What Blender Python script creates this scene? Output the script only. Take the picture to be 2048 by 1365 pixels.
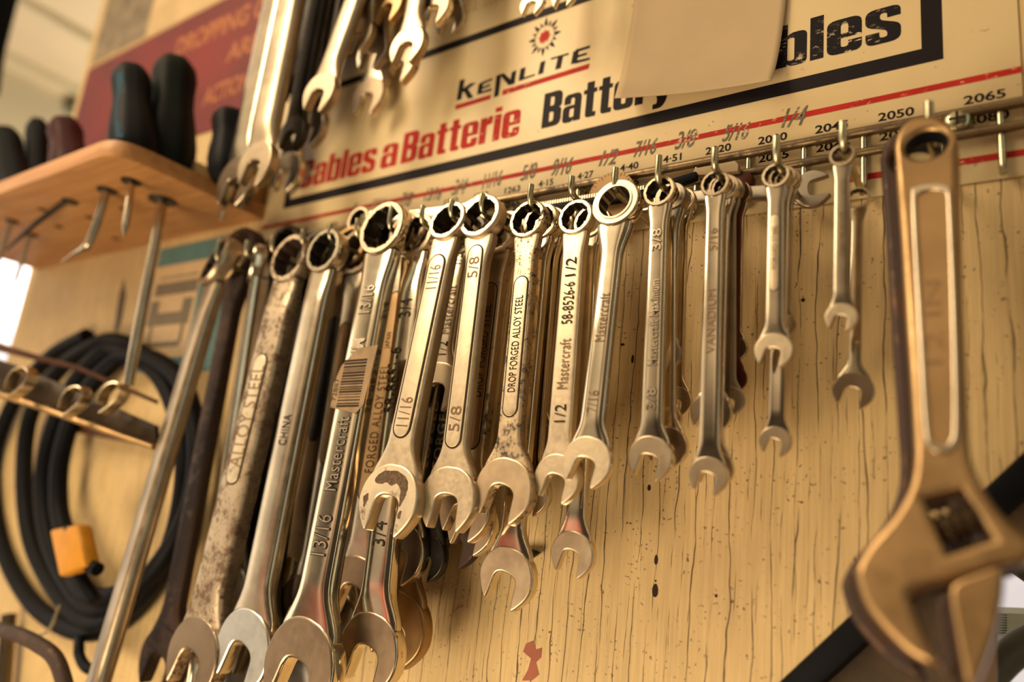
import bpy, bmesh, math, random
from mathutils import Vector, Matrix
random.seed(7)
scene = bpy.context.scene
for o in list(bpy.data.objects):
    bpy.data.objects.remove(o)
COL = scene.collection

# ------------------------------------------------------------------ camera
ZC = 1.45                     # height of the lens above the floor
DIST = 0.42                   # lens to the face of the tool board (y = 0)
FPX = 1450.0                  # focal length in pixels of the 2048 px frame
RM = [[0.8210242035548381, -0.1056354890931517, 0.5610351153191699],
      [-0.04223181043295765, 0.9688011005605998, 0.2442148679751614],
      [-0.5693291941967304, -0.22419984611194857, 0.7909479740404423]]
EYE = Vector((0, -DIST, ZC))

def wv(row):                  # (along wall, down, into wall) -> blender axes
    return Vector((row[0], row[2], -row[1]))
CX, CY, CZ = wv(RM[0]), -wv(RM[1]), -wv(RM[2])
cam_data = bpy.data.cameras.new('camera')
cam = bpy.data.objects.new('camera', cam_data)
COL.objects.link(cam)
m = Matrix.Identity(4)
for i, v in enumerate((CX, CY, CZ)):
    for j in range(3):
        m[j][i] = v[j]
m.translation = EYE
cam.matrix_world = m
cam_data.sensor_width = 36.0
cam_data.lens = FPX / 2048.0 * 36.0
cam_data.clip_start = 0.01
cam_data.clip_end = 60
cam_data.dof.use_dof = True
cam_data.dof.focus_distance = 0.455
cam_data.dof.aperture_fstop = 2.8
scene.camera = cam

# ------------------------------------------------------------------ view, world, lights
scene.view_settings.view_transform = 'Standard'
scene.view_settings.look = 'None'
scene.view_settings.exposure = 0.0
scene.view_settings.gamma = 1.0
scene.view_settings.use_curve_mapping = False

world = bpy.data.worlds.new('workshop_daylight')
scene.world = world
world.use_nodes = True
wn, wl = world.node_tree.nodes, world.node_tree.links
wn.clear()

def wmath(op, a, b=None):
    n = wn.new('ShaderNodeMath'); n.operation = op
    for i, v in enumerate((a, b)):
        if v is None: continue
        if isinstance(v, (int, float)): n.inputs[i].default_value = v
        else: wl.new(v, n.inputs[i])
    return n.outputs[0]
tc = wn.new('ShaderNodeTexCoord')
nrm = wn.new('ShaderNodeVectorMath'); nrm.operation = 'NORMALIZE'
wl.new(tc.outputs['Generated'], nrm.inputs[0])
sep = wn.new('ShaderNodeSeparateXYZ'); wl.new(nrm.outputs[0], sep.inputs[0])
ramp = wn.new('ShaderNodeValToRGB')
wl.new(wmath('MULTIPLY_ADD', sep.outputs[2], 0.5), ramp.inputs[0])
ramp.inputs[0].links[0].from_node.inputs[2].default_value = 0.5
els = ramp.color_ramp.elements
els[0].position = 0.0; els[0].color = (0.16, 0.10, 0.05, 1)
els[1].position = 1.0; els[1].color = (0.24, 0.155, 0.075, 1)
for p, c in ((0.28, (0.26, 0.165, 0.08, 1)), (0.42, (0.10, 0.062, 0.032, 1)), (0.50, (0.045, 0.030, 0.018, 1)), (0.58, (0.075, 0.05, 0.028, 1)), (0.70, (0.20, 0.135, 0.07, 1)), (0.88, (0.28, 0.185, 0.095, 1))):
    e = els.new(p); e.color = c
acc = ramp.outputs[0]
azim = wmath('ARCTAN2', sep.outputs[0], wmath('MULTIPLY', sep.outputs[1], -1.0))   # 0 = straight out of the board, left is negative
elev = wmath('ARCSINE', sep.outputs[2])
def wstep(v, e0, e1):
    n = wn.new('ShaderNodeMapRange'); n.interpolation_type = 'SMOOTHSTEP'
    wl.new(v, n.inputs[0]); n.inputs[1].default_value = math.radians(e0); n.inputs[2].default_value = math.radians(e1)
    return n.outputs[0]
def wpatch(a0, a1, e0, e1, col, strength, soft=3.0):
    """a patch painted into the world for its light and reflections, bounded in azimuth and elevation (degrees)"""
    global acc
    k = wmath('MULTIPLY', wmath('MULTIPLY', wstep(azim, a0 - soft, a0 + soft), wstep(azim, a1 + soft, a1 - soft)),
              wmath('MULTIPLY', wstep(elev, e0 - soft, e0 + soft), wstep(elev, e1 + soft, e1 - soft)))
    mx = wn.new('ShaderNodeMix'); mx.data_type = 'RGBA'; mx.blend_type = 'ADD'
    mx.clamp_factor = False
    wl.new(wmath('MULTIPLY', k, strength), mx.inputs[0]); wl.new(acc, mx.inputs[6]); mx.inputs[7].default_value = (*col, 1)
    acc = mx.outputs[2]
wpatch(-75, 20, 36, 74, (1.0, 0.76, 0.48), 0.80, 8)     # overhead ceiling glow, added to light the board
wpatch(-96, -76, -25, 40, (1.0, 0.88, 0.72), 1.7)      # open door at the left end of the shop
wpatch(-66, -50, -4, 34, (1.0, 0.76, 0.48), 0.95)      # bright band on the left, added for the chrome to reflect
wpatch(-44, -26, 2, 34, (1.0, 0.74, 0.44), 0.80)       # warm band in front, added for the chrome to reflect
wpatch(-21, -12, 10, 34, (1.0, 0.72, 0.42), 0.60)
wpatch(-6, 24, -28, -6, (1.0, 0.76, 0.48), 0.60)       # low warm glow in front, added to light the board
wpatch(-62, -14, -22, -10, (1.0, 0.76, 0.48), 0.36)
wpatch(-48, -24, -8.5, -4.5, (1.0, 0.16, 0.09), 0.42, 1.2)   # red band added for the low jaws to reflect
wpatch(-39.5, -37, -14, 9, (1.0, 0.16, 0.09), 0.45, 1.0)     # vertical red streak added for reflections on the shanks
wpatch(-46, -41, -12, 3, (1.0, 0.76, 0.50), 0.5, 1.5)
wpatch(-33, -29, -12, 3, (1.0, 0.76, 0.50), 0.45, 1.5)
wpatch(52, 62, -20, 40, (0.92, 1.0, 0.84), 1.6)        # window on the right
wpatch(-48, 10, -44, -24, (1.0, 0.13, 0.06), 0.50)     # red patch low down, added for red reflections in the metal
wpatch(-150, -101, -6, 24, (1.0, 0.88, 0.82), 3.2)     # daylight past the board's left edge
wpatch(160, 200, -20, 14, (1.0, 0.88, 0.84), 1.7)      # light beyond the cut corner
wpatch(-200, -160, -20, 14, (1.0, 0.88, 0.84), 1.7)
# added noise, in place of shop clutter, breaks up the painted patches
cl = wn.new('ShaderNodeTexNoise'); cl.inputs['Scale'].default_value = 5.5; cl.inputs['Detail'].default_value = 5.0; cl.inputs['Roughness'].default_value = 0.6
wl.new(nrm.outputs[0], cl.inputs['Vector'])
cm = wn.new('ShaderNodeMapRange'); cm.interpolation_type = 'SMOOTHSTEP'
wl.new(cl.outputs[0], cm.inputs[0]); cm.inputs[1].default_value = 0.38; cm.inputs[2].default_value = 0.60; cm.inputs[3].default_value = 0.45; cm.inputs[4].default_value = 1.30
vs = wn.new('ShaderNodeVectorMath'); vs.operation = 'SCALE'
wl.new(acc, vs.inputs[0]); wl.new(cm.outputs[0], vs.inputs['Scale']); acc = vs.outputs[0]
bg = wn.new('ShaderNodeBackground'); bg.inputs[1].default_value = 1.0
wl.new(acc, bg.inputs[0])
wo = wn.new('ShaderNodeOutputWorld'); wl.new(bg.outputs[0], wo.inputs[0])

def area(name, loc, aim, size, power, col, size_y=None, spread=180):
    l = bpy.data.lights.new(name, 'AREA'); l.energy = power; l.color = col
    l.size = size; l.spread = math.radians(spread)
    if size_y: l.shape = 'RECTANGLE'; l.size_y = size_y
    o = bpy.data.objects.new(name, l); COL.objects.link(o)
    o.location = loc
    o.rotation_euler = (Vector(aim) - Vector(loc)).to_track_quat('-Z', 'Y').to_euler()
    return o
area('ceiling_lamp', (-1.00, -0.85, ZC + 0.95), (-0.55, 0, ZC + 0.0), 0.45, 9.3, (1.0, 0.78, 0.50), 0.8, 130)
area('low_fill', (-0.62, -0.80, ZC - 0.55), (-0.36, 0, ZC - 0.08), 0.6, 7.7, (1.0, 0.79, 0.50), 0.5, 150)  # unseen fill light added low at the front left for the board
area('door_daylight', (-2.6, -1.1, ZC + 0.10), (-0.8, 0, ZC - .1), 0.8, 6.0, (1.0, 0.84, 0.64), 1.4)
area('back_room_fill', (-2.4, 1.2, ZC + 0.2), (-2.6, 1.2, ZC + 2.0), 0.8, 33.0, (1.0, 0.90, 0.66))  # unseen upward fill, added to brighten the ceiling past the board

# ------------------------------------------------------------------ helpers
def ray(px, py):
    c = ((px - 1024) / FPX, (py - 682.5) / FPX, 1.0)
    w = [sum(RM[k][i] * c[k] for k in range(3)) for i in range(3)]
    return Vector((w[0], w[2], -w[1]))
def at(px, py, d=0.0):
    """the point that stands d metres in front of the board on the sight line of a photo pixel"""
    v = ray(px, py)
    return EYE + v * ((DIST - d) / v.y)
def at_x(px, py, x):
    v = ray(px, py); return EYE + v * (x / v.x)
def at_z(px, py, z):
    v = ray(px, py); return EYE + v * ((z - EYE.z) / v.z)
def mw(px, py, d, w):
    return (at(px + w / 2, py, d) - at(px - w / 2, py, d)).length

def new_mesh(name, verts, faces, mats=None, smooth=40, parent=None, link=True, idx=None):
    me = bpy.data.meshes.new(name)
    me.from_pydata([tuple(v) for v in verts], [], faces)
    fin(me, mats, smooth, idx)
    if not link: return me
    return link_obj(name, me, parent)
def fin(me, mats, smooth, idx=None):
    bm = bmesh.new(); bm.from_mesh(me)
    bmesh.ops.recalc_face_normals(bm, faces=bm.faces)
    bm.to_mesh(me); bm.free()
    for mm in (mats if isinstance(mats, (list, tuple)) else [mats]):
        if mm: me.materials.append(mm)
    if idx:
        for p, i in zip(me.polygons, idx): p.material_index = i
    if smooth:
        for p in me.polygons: p.use_smooth = True
        me.set_sharp_from_angle(angle=math.radians(smooth))
def crisp(me):
    """keeps the flat faces of a plate flat: a sharp edge where they meet the bevel"""
    bm = bmesh.new(); bm.from_mesh(me)
    for e in bm.edges:
        if len(e.link_faces) == 2 and (abs(e.link_faces[0].normal.y) > .9995) != (abs(e.link_faces[1].normal.y) > .9995): e.smooth = False
    bm.to_mesh(me); bm.free()
def link_obj(name, me, parent=None, mat=None):
    o = bpy.data.objects.new(name, me); COL.objects.link(o)
    if parent: o.parent = parent
    return o
def thing(name, label, cat, mat=None, group=None):
    o = bpy.data.objects.new(name, None); COL.objects.link(o)
    o.empty_display_size = 0.01
    if mat is not None: o.matrix_world = mat
    return tag(o, label, cat, group)
def tag(o, label, cat, group=None):
    o['label'] = label; o['category'] = cat
    if group: o['group'] = group
    return o
def struct(o):
    o['kind'] = 'structure'; return o

def box_faces(b=0):
    return [(b, b+1, b+2, b+3), (b+7, b+6, b+5, b+4), (b, b+4, b+5, b+1), (b+1, b+5, b+6, b+2), (b+2, b+6, b+7, b+3), (b+3, b+7, b+4, b)]
def box(name, lo, hi, mat, parent=None, bevel=0.0, smooth=40):
    x0, y0, z0 = lo; x1, y1, z1 = hi
    v = [(x0, y0, z0), (x1, y0, z0), (x1, y0, z1), (x0, y0, z1), (x0, y1, z0), (x1, y1, z0), (x1, y1, z1), (x0, y1, z1)]
    me = bpy.data.meshes.new(name); me.from_pydata(v, [], box_faces())
    if bevel:
        bm = bmesh.new(); bm.from_mesh(me)
        bmesh.ops.bevel(bm, geom=bm.edges[:] , offset=bevel, segments=2, affect='EDGES', profile=0.5)
        bm.to_mesh(me); bm.free()
    fin(me, mat, smooth)
    return link_obj(name, me, parent)
def slab(name, pts, vec, mat, parent=None, bevel=0.0):
    """a flat outline given thickness along vec"""
    vec = Vector(vec); n = len(pts)
    v = [Vector(p) for p in pts] + [Vector(p) + vec for p in pts]
    f = [tuple(range(n)), tuple(range(2*n-1, n-1, -1))] + [(i, (i+1) % n, n + (i+1) % n, n + i) for i in range(n)]
    me = bpy.data.meshes.new(name); me.from_pydata([tuple(p) for p in v], [], f)
    bm = bmesh.new(); bm.from_mesh(me)
    bmesh.ops.recalc_face_normals(bm, faces=bm.faces)
    if bevel:
        es = [e for e in bm.edges if len(e.link_faces) == 2 and e.calc_face_angle(0) > 0.6]
        bmesh.ops.bevel(bm, geom=es, offset=bevel, segments=2, affect='EDGES', profile=0.5)
    bm.to_mesh(me); bm.free()
    fin(me, mat, 40)
    return link_obj(name, me, parent)

def catmull(pts, n=8, closed=False):
    P = [Vector(p) for p in pts]; out = []
    N = len(P)
    for i in range(N if closed else N - 1):
        if closed: a, b, c, d = P[(i-1) % N], P[i], P[(i+1) % N], P[(i+2) % N]
        else: a, b, c, d = P[max(i-1, 0)], P[i], P[i+1], P[min(i+2, N-1)]
        for k in range(n):
            t = k / n
            out.append(0.5 * ((2*b) + (c - a)*t + (2*a - 5*b + 4*c - d)*t*t + (3*b - a - 3*c + d)*t*t*t))
    if not closed: out.append(P[-1])
    return out
def sweep(path, radii, seg=14, closed=False):
    """verts, faces of a round bar along path"""
    P = [Vector(p) for p in path]; N = len(P)
    if isinstance(radii, (int, float)): radii = [radii] * N
    V, F = [], []
    ref = None
    for i in range(N):
        a, b = (P[(i-1) % N], P[(i+1) % N]) if closed else (P[max(i-1, 0)], P[min(i+1, N-1)])
        t = (b - a).normalized()
        if ref is None:
            ref = Vector((0, 0, 1)) if abs(t.z) < 0.9 else Vector((1, 0, 0))
        ref = (ref - t * ref.dot(t)).normalized()
        s = t.cross(ref)
        for k in range(seg):
            an = 2 * math.pi * k / seg
            V.append(P[i] + (ref * math.cos(an) + s * math.sin(an)) * radii[i])
    for i in range(N if closed else N - 1):
        j = (i + 1) % N
        for k in range(seg):
            F.append((i*seg + k, i*seg + (k+1) % seg, j*seg + (k+1) % seg, j*seg + k))
    if not closed:
        F.append(tuple(range(seg-1, -1, -1))); F.append(tuple((N-1)*seg + k for k in range(seg)))
    return V, F
def tube(name, path, r, mat, parent=None, seg=14, closed=False):
    V, F = sweep(path, r, seg, closed)
    return new_mesh(name, V, F, mat, 50, parent)
def lathe(name, axis0, axis1, prof, mat, parent=None, seg=28, lobes=0, amp=0.0):
    """prof: (t along axis 0..1, radius)"""
    a, b = Vector(axis0), Vector(axis1)
    t = (b - a).normalized(); L = (b - a).length
    r0 = (Vector((1, 0, 0)) - t * t.x).normalized(); s = t.cross(r0)
    V, F = [], []
    for (u, r) in prof:
        for k in range(seg):
            an = 2*math.pi*k/seg
            rr = r * (1 + amp * math.cos(lobes * an)) if lobes else r
            V.append(a + t * (L*u) + (r0*math.cos(an) + s*math.sin(an)) * rr)
    n = len(prof)
    for i in range(n-1):
        for k in range(seg):
            F.append((i*seg+k, i*seg+(k+1) % seg, (i+1)*seg+(k+1) % seg, (i+1)*seg+k))
    F.append(tuple(range(seg-1, -1, -1))); F.append(tuple((n-1)*seg+k for k in range(seg)))
    return new_mesh(name, V, F, mat, 50, parent)

def rounded(pts, n=4):
    """polygon of (x, y[, r]) with its corners rounded"""
    out = []; N = len(pts)
    for i in range(N):
        p = pts[i]; r = p[2] if len(p) > 2 else 0
        b = Vector((p[0], p[1]))
        if r <= 0: out.append(b); continue
        a = Vector(pts[i-1][:2]); c = Vector(pts[(i+1) % N][:2])
        u, v = (a - b), (c - b)
        r = min(r, u.length * 0.5, v.length * 0.5)
        A, C = b + u.normalized() * r, b + v.normalized() * r
        for k in range(n + 1):
            t = k / n
            out.append(A * (1-t)**2 + b * 2*t*(1-t) + C * t*t)
    return out
def curve_mesh(loops, thick, bevel=0.0, res=2):
    """filled outline (even-odd holes), thickness centred on z = 0"""
    cu = bpy.data.curves.new('tmp', 'CURVE'); cu.dimensions = '2D'; cu.fill_mode = 'BOTH'
    for lp in loops:
        sp = cu.splines.new('POLY'); sp.points.add(len(lp) - 1)
        for i, p in enumerate(lp): sp.points[i].co = (p[0], p[1], 0, 1)
        sp.use_cyclic_u = True
    cu.extrude = max(thick / 2 - bevel, 0.0)
    if bevel:
        cu.bevel_depth = bevel; cu.bevel_resolution = res; cu.offset = -bevel
    ob = bpy.data.objects.new('tmp', cu)
    me = bpy.data.meshes.new_from_object(ob)
    bpy.data.objects.remove(ob); bpy.data.curves.remove(cu)
    me.materials.clear()
    if thick > 0:
        bm = bmesh.new(); bm.from_mesh(me)
        bmesh.ops.remove_doubles(bm, verts=bm.verts, dist=1e-6)
        bm.to_mesh(me); bm.free()
    return me
_tcache = {}
def text_me(s, bold=0.0, shear=0.0, spacing=1.0):
    k = (s, bold, shear, spacing)
    if k not in _tcache:
        cu = bpy.data.curves.new('tmp', 'FONT'); cu.body = s; cu.size = 1.0
        cu.offset = bold; cu.shear = shear; cu.space_character = spacing; cu.resolution_u = 4
        ob = bpy.data.objects.new('tmp', cu)
        me = bpy.data.meshes.new_from_object(ob)
        bpy.data.objects.remove(ob); bpy.data.curves.remove(cu)
        V = [v.co.copy() for v in me.vertices]; F = [tuple(p.vertices) for p in me.polygons]
        bpy.data.meshes.remove(me)
        xs = [v.x for v in V]; ys = [v.y for v in V]
        x0, y0 = min(xs), min(ys)
        V = [Vector((v.x - x0, v.y - y0, 0)) for v in V]
        _tcache[k] = (V, F, max(xs) - x0, max(ys) - y0)
    return _tcache[k]
class Bag:
    """collects flat shapes into one mesh"""
    def __init__(self): self.V, self.F = [], []
    def add(self, V, F):
        b = len(self.V); self.V += [Vector(v) for v in V]; self.F += [tuple(i + b for i in f) for f in F]
    def poly(self, pts): self.add(pts, [tuple(range(len(pts)))])
    def build(self, name, mat, parent=None):
        me = bpy.data.meshes.new(name); me.from_pydata([tuple(v) for v in self.V], [], self.F)
        me.materials.append(mat)
        return link_obj(name, me, parent)

# ------------------------------------------------------------------ materials
class NT:
    def __init__(self, name):
        self.m = bpy.data.materials.new(name); self.m.use_nodes = True
        self.n, self.l = self.m.node_tree.nodes, self.m.node_tree.links
        self.b = self.n['Principled BSDF']
    def co(self, scale=(1, 1, 1), kind='Object'):
        t = self.n.new('ShaderNodeTexCoord'); mp = self.n.new('ShaderNodeMapping')
        mp.inputs['Scale'].default_value = scale
        self.l.new(t.outputs[kind], mp.inputs[0]); return mp.outputs[0]
    def noise(self, vec, scale, detail=3.0, rough=0.55):
        n = self.n.new('ShaderNodeTexNoise'); n.inputs['Scale'].default_value = scale
        n.inputs['Detail'].default_value = detail; n.inputs['Roughness'].default_value = rough
        self.l.new(vec, n.inputs['Vector']); return n.outputs[0]
    def math(self, op, a, b=None, c=None, clamp=False):
        n = self.n.new('ShaderNodeMath'); n.operation = op; n.use_clamp = clamp
        for i, v in enumerate((a, b, c)):
            if v is None: continue
            if isinstance(v, (int, float)): n.inputs[i].default_value = v
            else: self.l.new(v, n.inputs[i])
        return n.outputs[0]
    def step(self, v, lo, hi):
        n = self.n.new('ShaderNodeMapRange'); n.interpolation_type = 'SMOOTHSTEP'
        self.l.new(v, n.inputs[0]); n.inputs[1].default_value = lo; n.inputs[2].default_value = hi
        return n.outputs[0]
    def mix(self, f, a, b):
        n = self.n.new('ShaderNodeMix'); n.data_type = 'RGBA'
        for i, v in ((0, f), (6, a), (7, b)):
            if isinstance(v, (int, float)): n.inputs[i].default_value = v
            elif isinstance(v, tuple): n.inputs[i].default_value = (*v, 1)
            else: self.l.new(v, n.inputs[i])
        return n.outputs[2]
    def set(self, **kw):
        for k, v in kw.items():
            i = self.b.inputs[{'color': 'Base Color', 'metal': 'Metallic', 'rough': 'Roughness', 'normal': 'Normal', 'spec': 'Specular IOR Level', 'coat': 'Coat Weight'}[k]]
            if isinstance(v, (int, float)): i.default_value = v
            elif isinstance(v, tuple): i.default_value = (*v, 1)
            else: self.l.new(v, i)
        return self
    def bump(self, h, strength, dist=0.001):
        n = self.n.new('ShaderNodeBump'); n.inputs['Strength'].default_value = strength; n.inputs['Distance'].default_value = dist
        self.l.new(h, n.inputs['Height']); self.l.new(n.outputs[0], self.b.inputs['Normal'])
def metal(name, base, rough, rust=None, rust_amt=0.0, blotch=0.25, bump=0.0, scale=120):
    t = NT(name); v = t.co()
    n1 = t.noise(v, scale, 5, 0.65); n2 = t.noise(v, scale * 0.22, 3)
    col = t.mix(t.step(n2, 0.35, 0.7), base, tuple(c * (1 - blotch) for c in base))
    met = 1.0; rg = t.math('MULTIPLY_ADD', n1, rough * 0.8, rough * 0.6)
    if rust_amt > 0:
        k = t.step(t.math('ADD', t.math('MULTIPLY', n1, 0.6), t.math('MULTIPLY', n2, 0.4)), 0.72 - 0.36 * rust_amt, 0.80 - 0.30 * rust_amt)
        col = t.mix(k, col, rust)
        met = t.math('MULTIPLY_ADD', k, -0.85, 1.0)
        rg = t.math('MAXIMUM', rg, t.math('MULTIPLY', k, 0.65))
    t.set(color=col, metal=met, rough=rg)
    if bump: t.bump(n1, bump, 0.0006)
    return t.m
def plain(name, col, rough=0.6, var=0.15, scale=60, coat=0.0, metal_=0.0):
    t = NT(name); n = t.noise(t.co(), scale, 4)
    t.set(color=t.mix(t.step(n, 0.3, 0.7), col, tuple(c * (1 - var) for c in col)), rough=rough, metal=metal_, coat=coat, spec=0.10 if max(col) < 0.1 else 0.3)
    return t.m
RUST = (0.075, 0.032, 0.014)
M = {}
M['chrome'] = metal('polished_chrome', (0.76, 0.67, 0.52), 0.11, RUST, 0.06, 0.12)
M['chrome2'] = metal('dull_chrome', (0.58, 0.50, 0.38), 0.22, RUST, 0.14, 0.2)
M['grey'] = metal('grey_steel', (0.42, 0.37, 0.30), 0.32, RUST, 0.15, 0.25)
M['satin'] = metal('satin_steel', (0.66, 0.545, 0.385), 0.40, RUST, 0.20, 0.15, 0.12, 300)
M['face'] = metal('ground_face', (0.50, 0.40, 0.28), 0.34, RUST, 0.22, 0.3, 0.05)
M['face_dark'] = metal('dark_ground_face', (0.30, 0.225, 0.155), 0.34, RUST, 0.3, 0.3, 0.05)
M['blue_face'] = metal('bluish_ground_face', (0.58, 0.60, 0.58), 0.32, RUST, 0.22, 0.2, 0.05)
M['worn'] = metal('worn_satin_face', (0.72, 0.61, 0.44), 0.44, (0.09, 0.05, 0.028), 0.52, 0.2, 0.1, 110)
M['stained'] = metal('stained_steel', (0.62, 0.48, 0.31), 0.40, (0.05, 0.028, 0.016), 0.55, 0.3, 0.15, 180)
M['speckled'] = metal('speckled_steel', (0.64, 0.50, 0.33), 0.40, (0.035, 0.02, 0.012), 0.62, 0.25, 0.2, 520)
M['rusty'] = metal('rusty_steel', (0.52, 0.42, 0.30), 0.42, (0.10, 0.052, 0.026), 0.72, 0.35, 0.25, 240)
M['rust_dark'] = metal('dark_rust', (0.10, 0.055, 0.035), 0.5, (0.035, 0.015, 0.009), 1.0, 0.3, 0.25, 140)
M['shadesteel'] = metal('shaded_steel', (0.11, 0.095, 0.075), 0.34, RUST, 0.3, 0.3)  # steel tone darkened for the shade between the front wrenches
M['clean_face'] = metal('clean_ground_face', (0.62, 0.48, 0.32), 0.38, RUST, 0.0, 0.2, 0.05)
M['black'] = metal('black_oxide_and_ring_shade', (0.06, 0.055, 0.05), 0.36, (0.03, 0.02, 0.015), 0.4, 0.3)
M['tan'] = metal('bronzed_steel', (0.42, 0.27, 0.13), 0.42, RUST, 0.2, 0.25)
M['maroon'] = plain('maroon_paint', (0.085, 0.022, 0.016), 0.35, 0.4)
M['wire'] = metal('zinc_wire', (0.55, 0.50, 0.33), 0.28, (0.10, 0.07, 0.035), 0.3, 0.3)
M['rail'] = metal('grimy_rail', (0.26, 0.19, 0.11), 0.42, (0.10, 0.065, 0.035), 0.65, 0.4, 0.2, 200)
M['mark'] = plain('stamped_recess', (0.035, 0.024, 0.014), 0.7)
M['stamp_tan'] = plain('worn_bronze_stamp', (0.24, 0.14, 0.065), 0.5)
M['letter'] = metal('raised_letter_chrome', (0.70, 0.60, 0.46), 0.25)
M['flake'] = plain('dark_flaked_scale', (0.13, 0.075, 0.038), 0.6, 0.6, 400)
M['mark_soft'] = plain('worn_stamp', (0.20, 0.125, 0.06), 0.5)

def plywood():
    t = NT('painted_plywood')
    P = t.co()
    sp = t.n.new('ShaderNodeSeparateXYZ'); t.l.new(P, sp.inputs[0])
    def cracks(period, seedoff, width, keep):
        wob = t.noise(t.co((6, 1, 1.6)), 7.0 + seedoff, 3)
        wob2 = t.noise(t.co((60, 1, 14)), 3.0 + seedoff, 2)
        x = t.math('MULTIPLY_ADD', sp.outputs[0], 1.0 / period, t.math('MULTIPLY_ADD', wob, 1.1, t.math('MULTIPLY', wob2, 0.16)))
        fr = t.math('FRACT', x); cell = t.math('FLOOR', x)
        dist = t.math('ABSOLUTE', t.math('SUBTRACT', fr, 0.5))
        cb = t.n.new('ShaderNodeCombineXYZ')
        t.l.new(t.math('MULTIPLY', cell, 7.31), cb.inputs[0]); t.l.new(t.math('MULTIPLY', sp.outputs[2], 1.0), cb.inputs[2])
        msk = t.noise(cb.outputs[0], 11.0 + seedoff * 3, 4, 0.6)
        w = t.math('MULTIPLY', t.step(msk, keep, keep + 0.16), width)
        return t.math('MULTIPLY', t.step(t.math('SUBTRACT', w, dist), 0.0, width * 0.6), 1.0)
    c1 = cracks(0.0112, 0.0, 0.036, 0.36)
    c2 = cracks(0.0063, 2.3, 0.050, 0.46)
    ck = t.math('MAXIMUM', c1, t.math('MULTIPLY', c2, 0.85))
    grain = t.noise(t.co((160, 1, 6)), 3.0, 5, 0.6)
    big = t.noise(t.co((1, 1, 1)), 9.0, 4)
    spk = t.noise(t.co(), 420.0, 2, 0.4)
    spm = t.noise(t.co(), 55.0, 2)
    col = t.mix(t.step(grain, 0.3, 0.7), (0.64, 0.46, 0.215), (0.52, 0.365, 0.165))
    col = t.mix(t.math('MULTIPLY', t.step(big, 0.45, 0.75), 0.45), col, (0.40, 0.26, 0.13))
    col = t.mix(t.math('MULTIPLY', t.math('MULTIPLY', t.step(spk, 0.62, 0.68), t.step(spm, 0.46, 0.60)), 0.85), col, (0.06, 0.035, 0.02))
    col = t.mix(t.math('MULTIPLY', ck, 0.92), col, (0.05, 0.027, 0.012))
    t.set(color=col, rough=0.62)
    t.bump(t.math('MULTIPLY_ADD', ck, -1.0, t.math('MULTIPLY', grain, 0.15)), 0.5, 0.0008)
    return t.m
M['plywood'] = plywood()
def pine(name, a, b, sx=(1, 1, 1)):
    t = NT(name)
    g = t.noise(t.co((4 * sx[0], 60 * sx[1], 60 * sx[2])), 2.2, 5, 0.6); big = t.noise(t.co(), 12, 2)
    col = t.mix(t.step(g, 0.3, 0.7), a, b)
    col = t.mix(t.math('MULTIPLY', t.step(big, 0.5, 0.8), 0.4), col, tuple(c * 0.55 for c in b))
    t.set(color=col, rough=0.5); return t.m
M['pine'] = pine('oiled_pine', (0.50, 0.25, 0.09), (0.38, 0.17, 0.055))
M['pine_pale'] = pine('pale_pine', (0.60, 0.42, 0.20), (0.48, 0.31, 0.14))
def enamel():
    t = NT('cream_enamel'); v = t.co()
    n = t.noise(v, 14, 4); f = t.noise(v, 260, 3, 0.5); fm = t.noise(v, 26, 3)
    col = t.mix(t.math('MULTIPLY', t.step(n, 0.45, 0.75), 0.5), (0.66, 0.515, 0.285), (0.52, 0.38, 0.195))
    k = t.math('MULTIPLY', t.step(f, 0.66, 0.72), t.step(fm, 0.55, 0.66))
    col = t.mix(k, col, (0.20, 0.085, 0.03))
    t.set(color=col, rough=0.42, spec=0.4); return t.m
M['enamel'] = enamel()
def ink(name, c, wear=0.0, under=(0.62, 0.48, 0.29)):
    t = NT(name); v = t.co()
    col = t.mix(t.step(t.noise(v, 40, 2), 0.3, 0.7), c, tuple(x * 0.8 for x in c))
    if wear:
        k = t.math('MULTIPLY', t.step(t.noise(t.co((1, 1, 2.5)), 190, 5, 0.7), 0.61 - wear * 0.1, 0.63), t.step(t.noise(v, 26, 2), 0.47, 0.6))
        col = t.mix(k, col, under)
    t.set(color=col, rough=0.6, spec=0.12); return t.m
M['ink_black'] = ink('black_print', (0.012, 0.009, 0.011), 0.0)
M['ink_worn'] = ink('scratched_black_print', (0.010, 0.008, 0.011), 0.55)
M['ink_red'] = ink('red_print', (0.42, 0.022, 0.014), 0.1)
M['marker'] = ink('faded_marker', (0.14, 0.125, 0.085), 1.3)
M['paper'] = plain('brown_paper', (0.44, 0.325, 0.19), 0.75, 0.08, 20)
M['gauge'] = plain('tan_gauge_card', (0.52, 0.31, 0.135), 0.6, 0.1)
M['rubber'] = plain('black_rubber', (0.0035, 0.004, 0.006), 0.55, 0.3)
M['soft'] = plain('dark_green_rubber', (0.005, 0.0075, 0.006), 0.6, 0.3)
M['teal'] = plain('dark_blue_plastic', (0.004, 0.050, 0.095), 0.6)
M['red_plastic'] = plain('dark_red_plastic', (0.035, 0.003, 0.003), 0.5)
M['tag'] = plain('amber_tape', (0.50, 0.21, 0.010), 0.5)
M['poster_red'] = plain('red_card', (0.17, 0.009, 0.008), 0.48, 0.35, 10)
M['poster_cream'] = plain('cream_card', (0.52, 0.37, 0.19), 0.6, 0.2, 14)
M['poster_grey'] = plain('grey_print', (0.26, 0.20, 0.125), 0.6, 0.5, 25)
M['poster_ink'] = plain('yellow_print', (0.36, 0.12, 0.04), 0.6)
M['sticker'] = plain('sticker_paper', (0.66, 0.47, 0.26), 0.55, 0.1)
M['sticker_blue'] = plain('sticker_blue_print', (0.10, 0.21, 0.21), 0.55)
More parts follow.
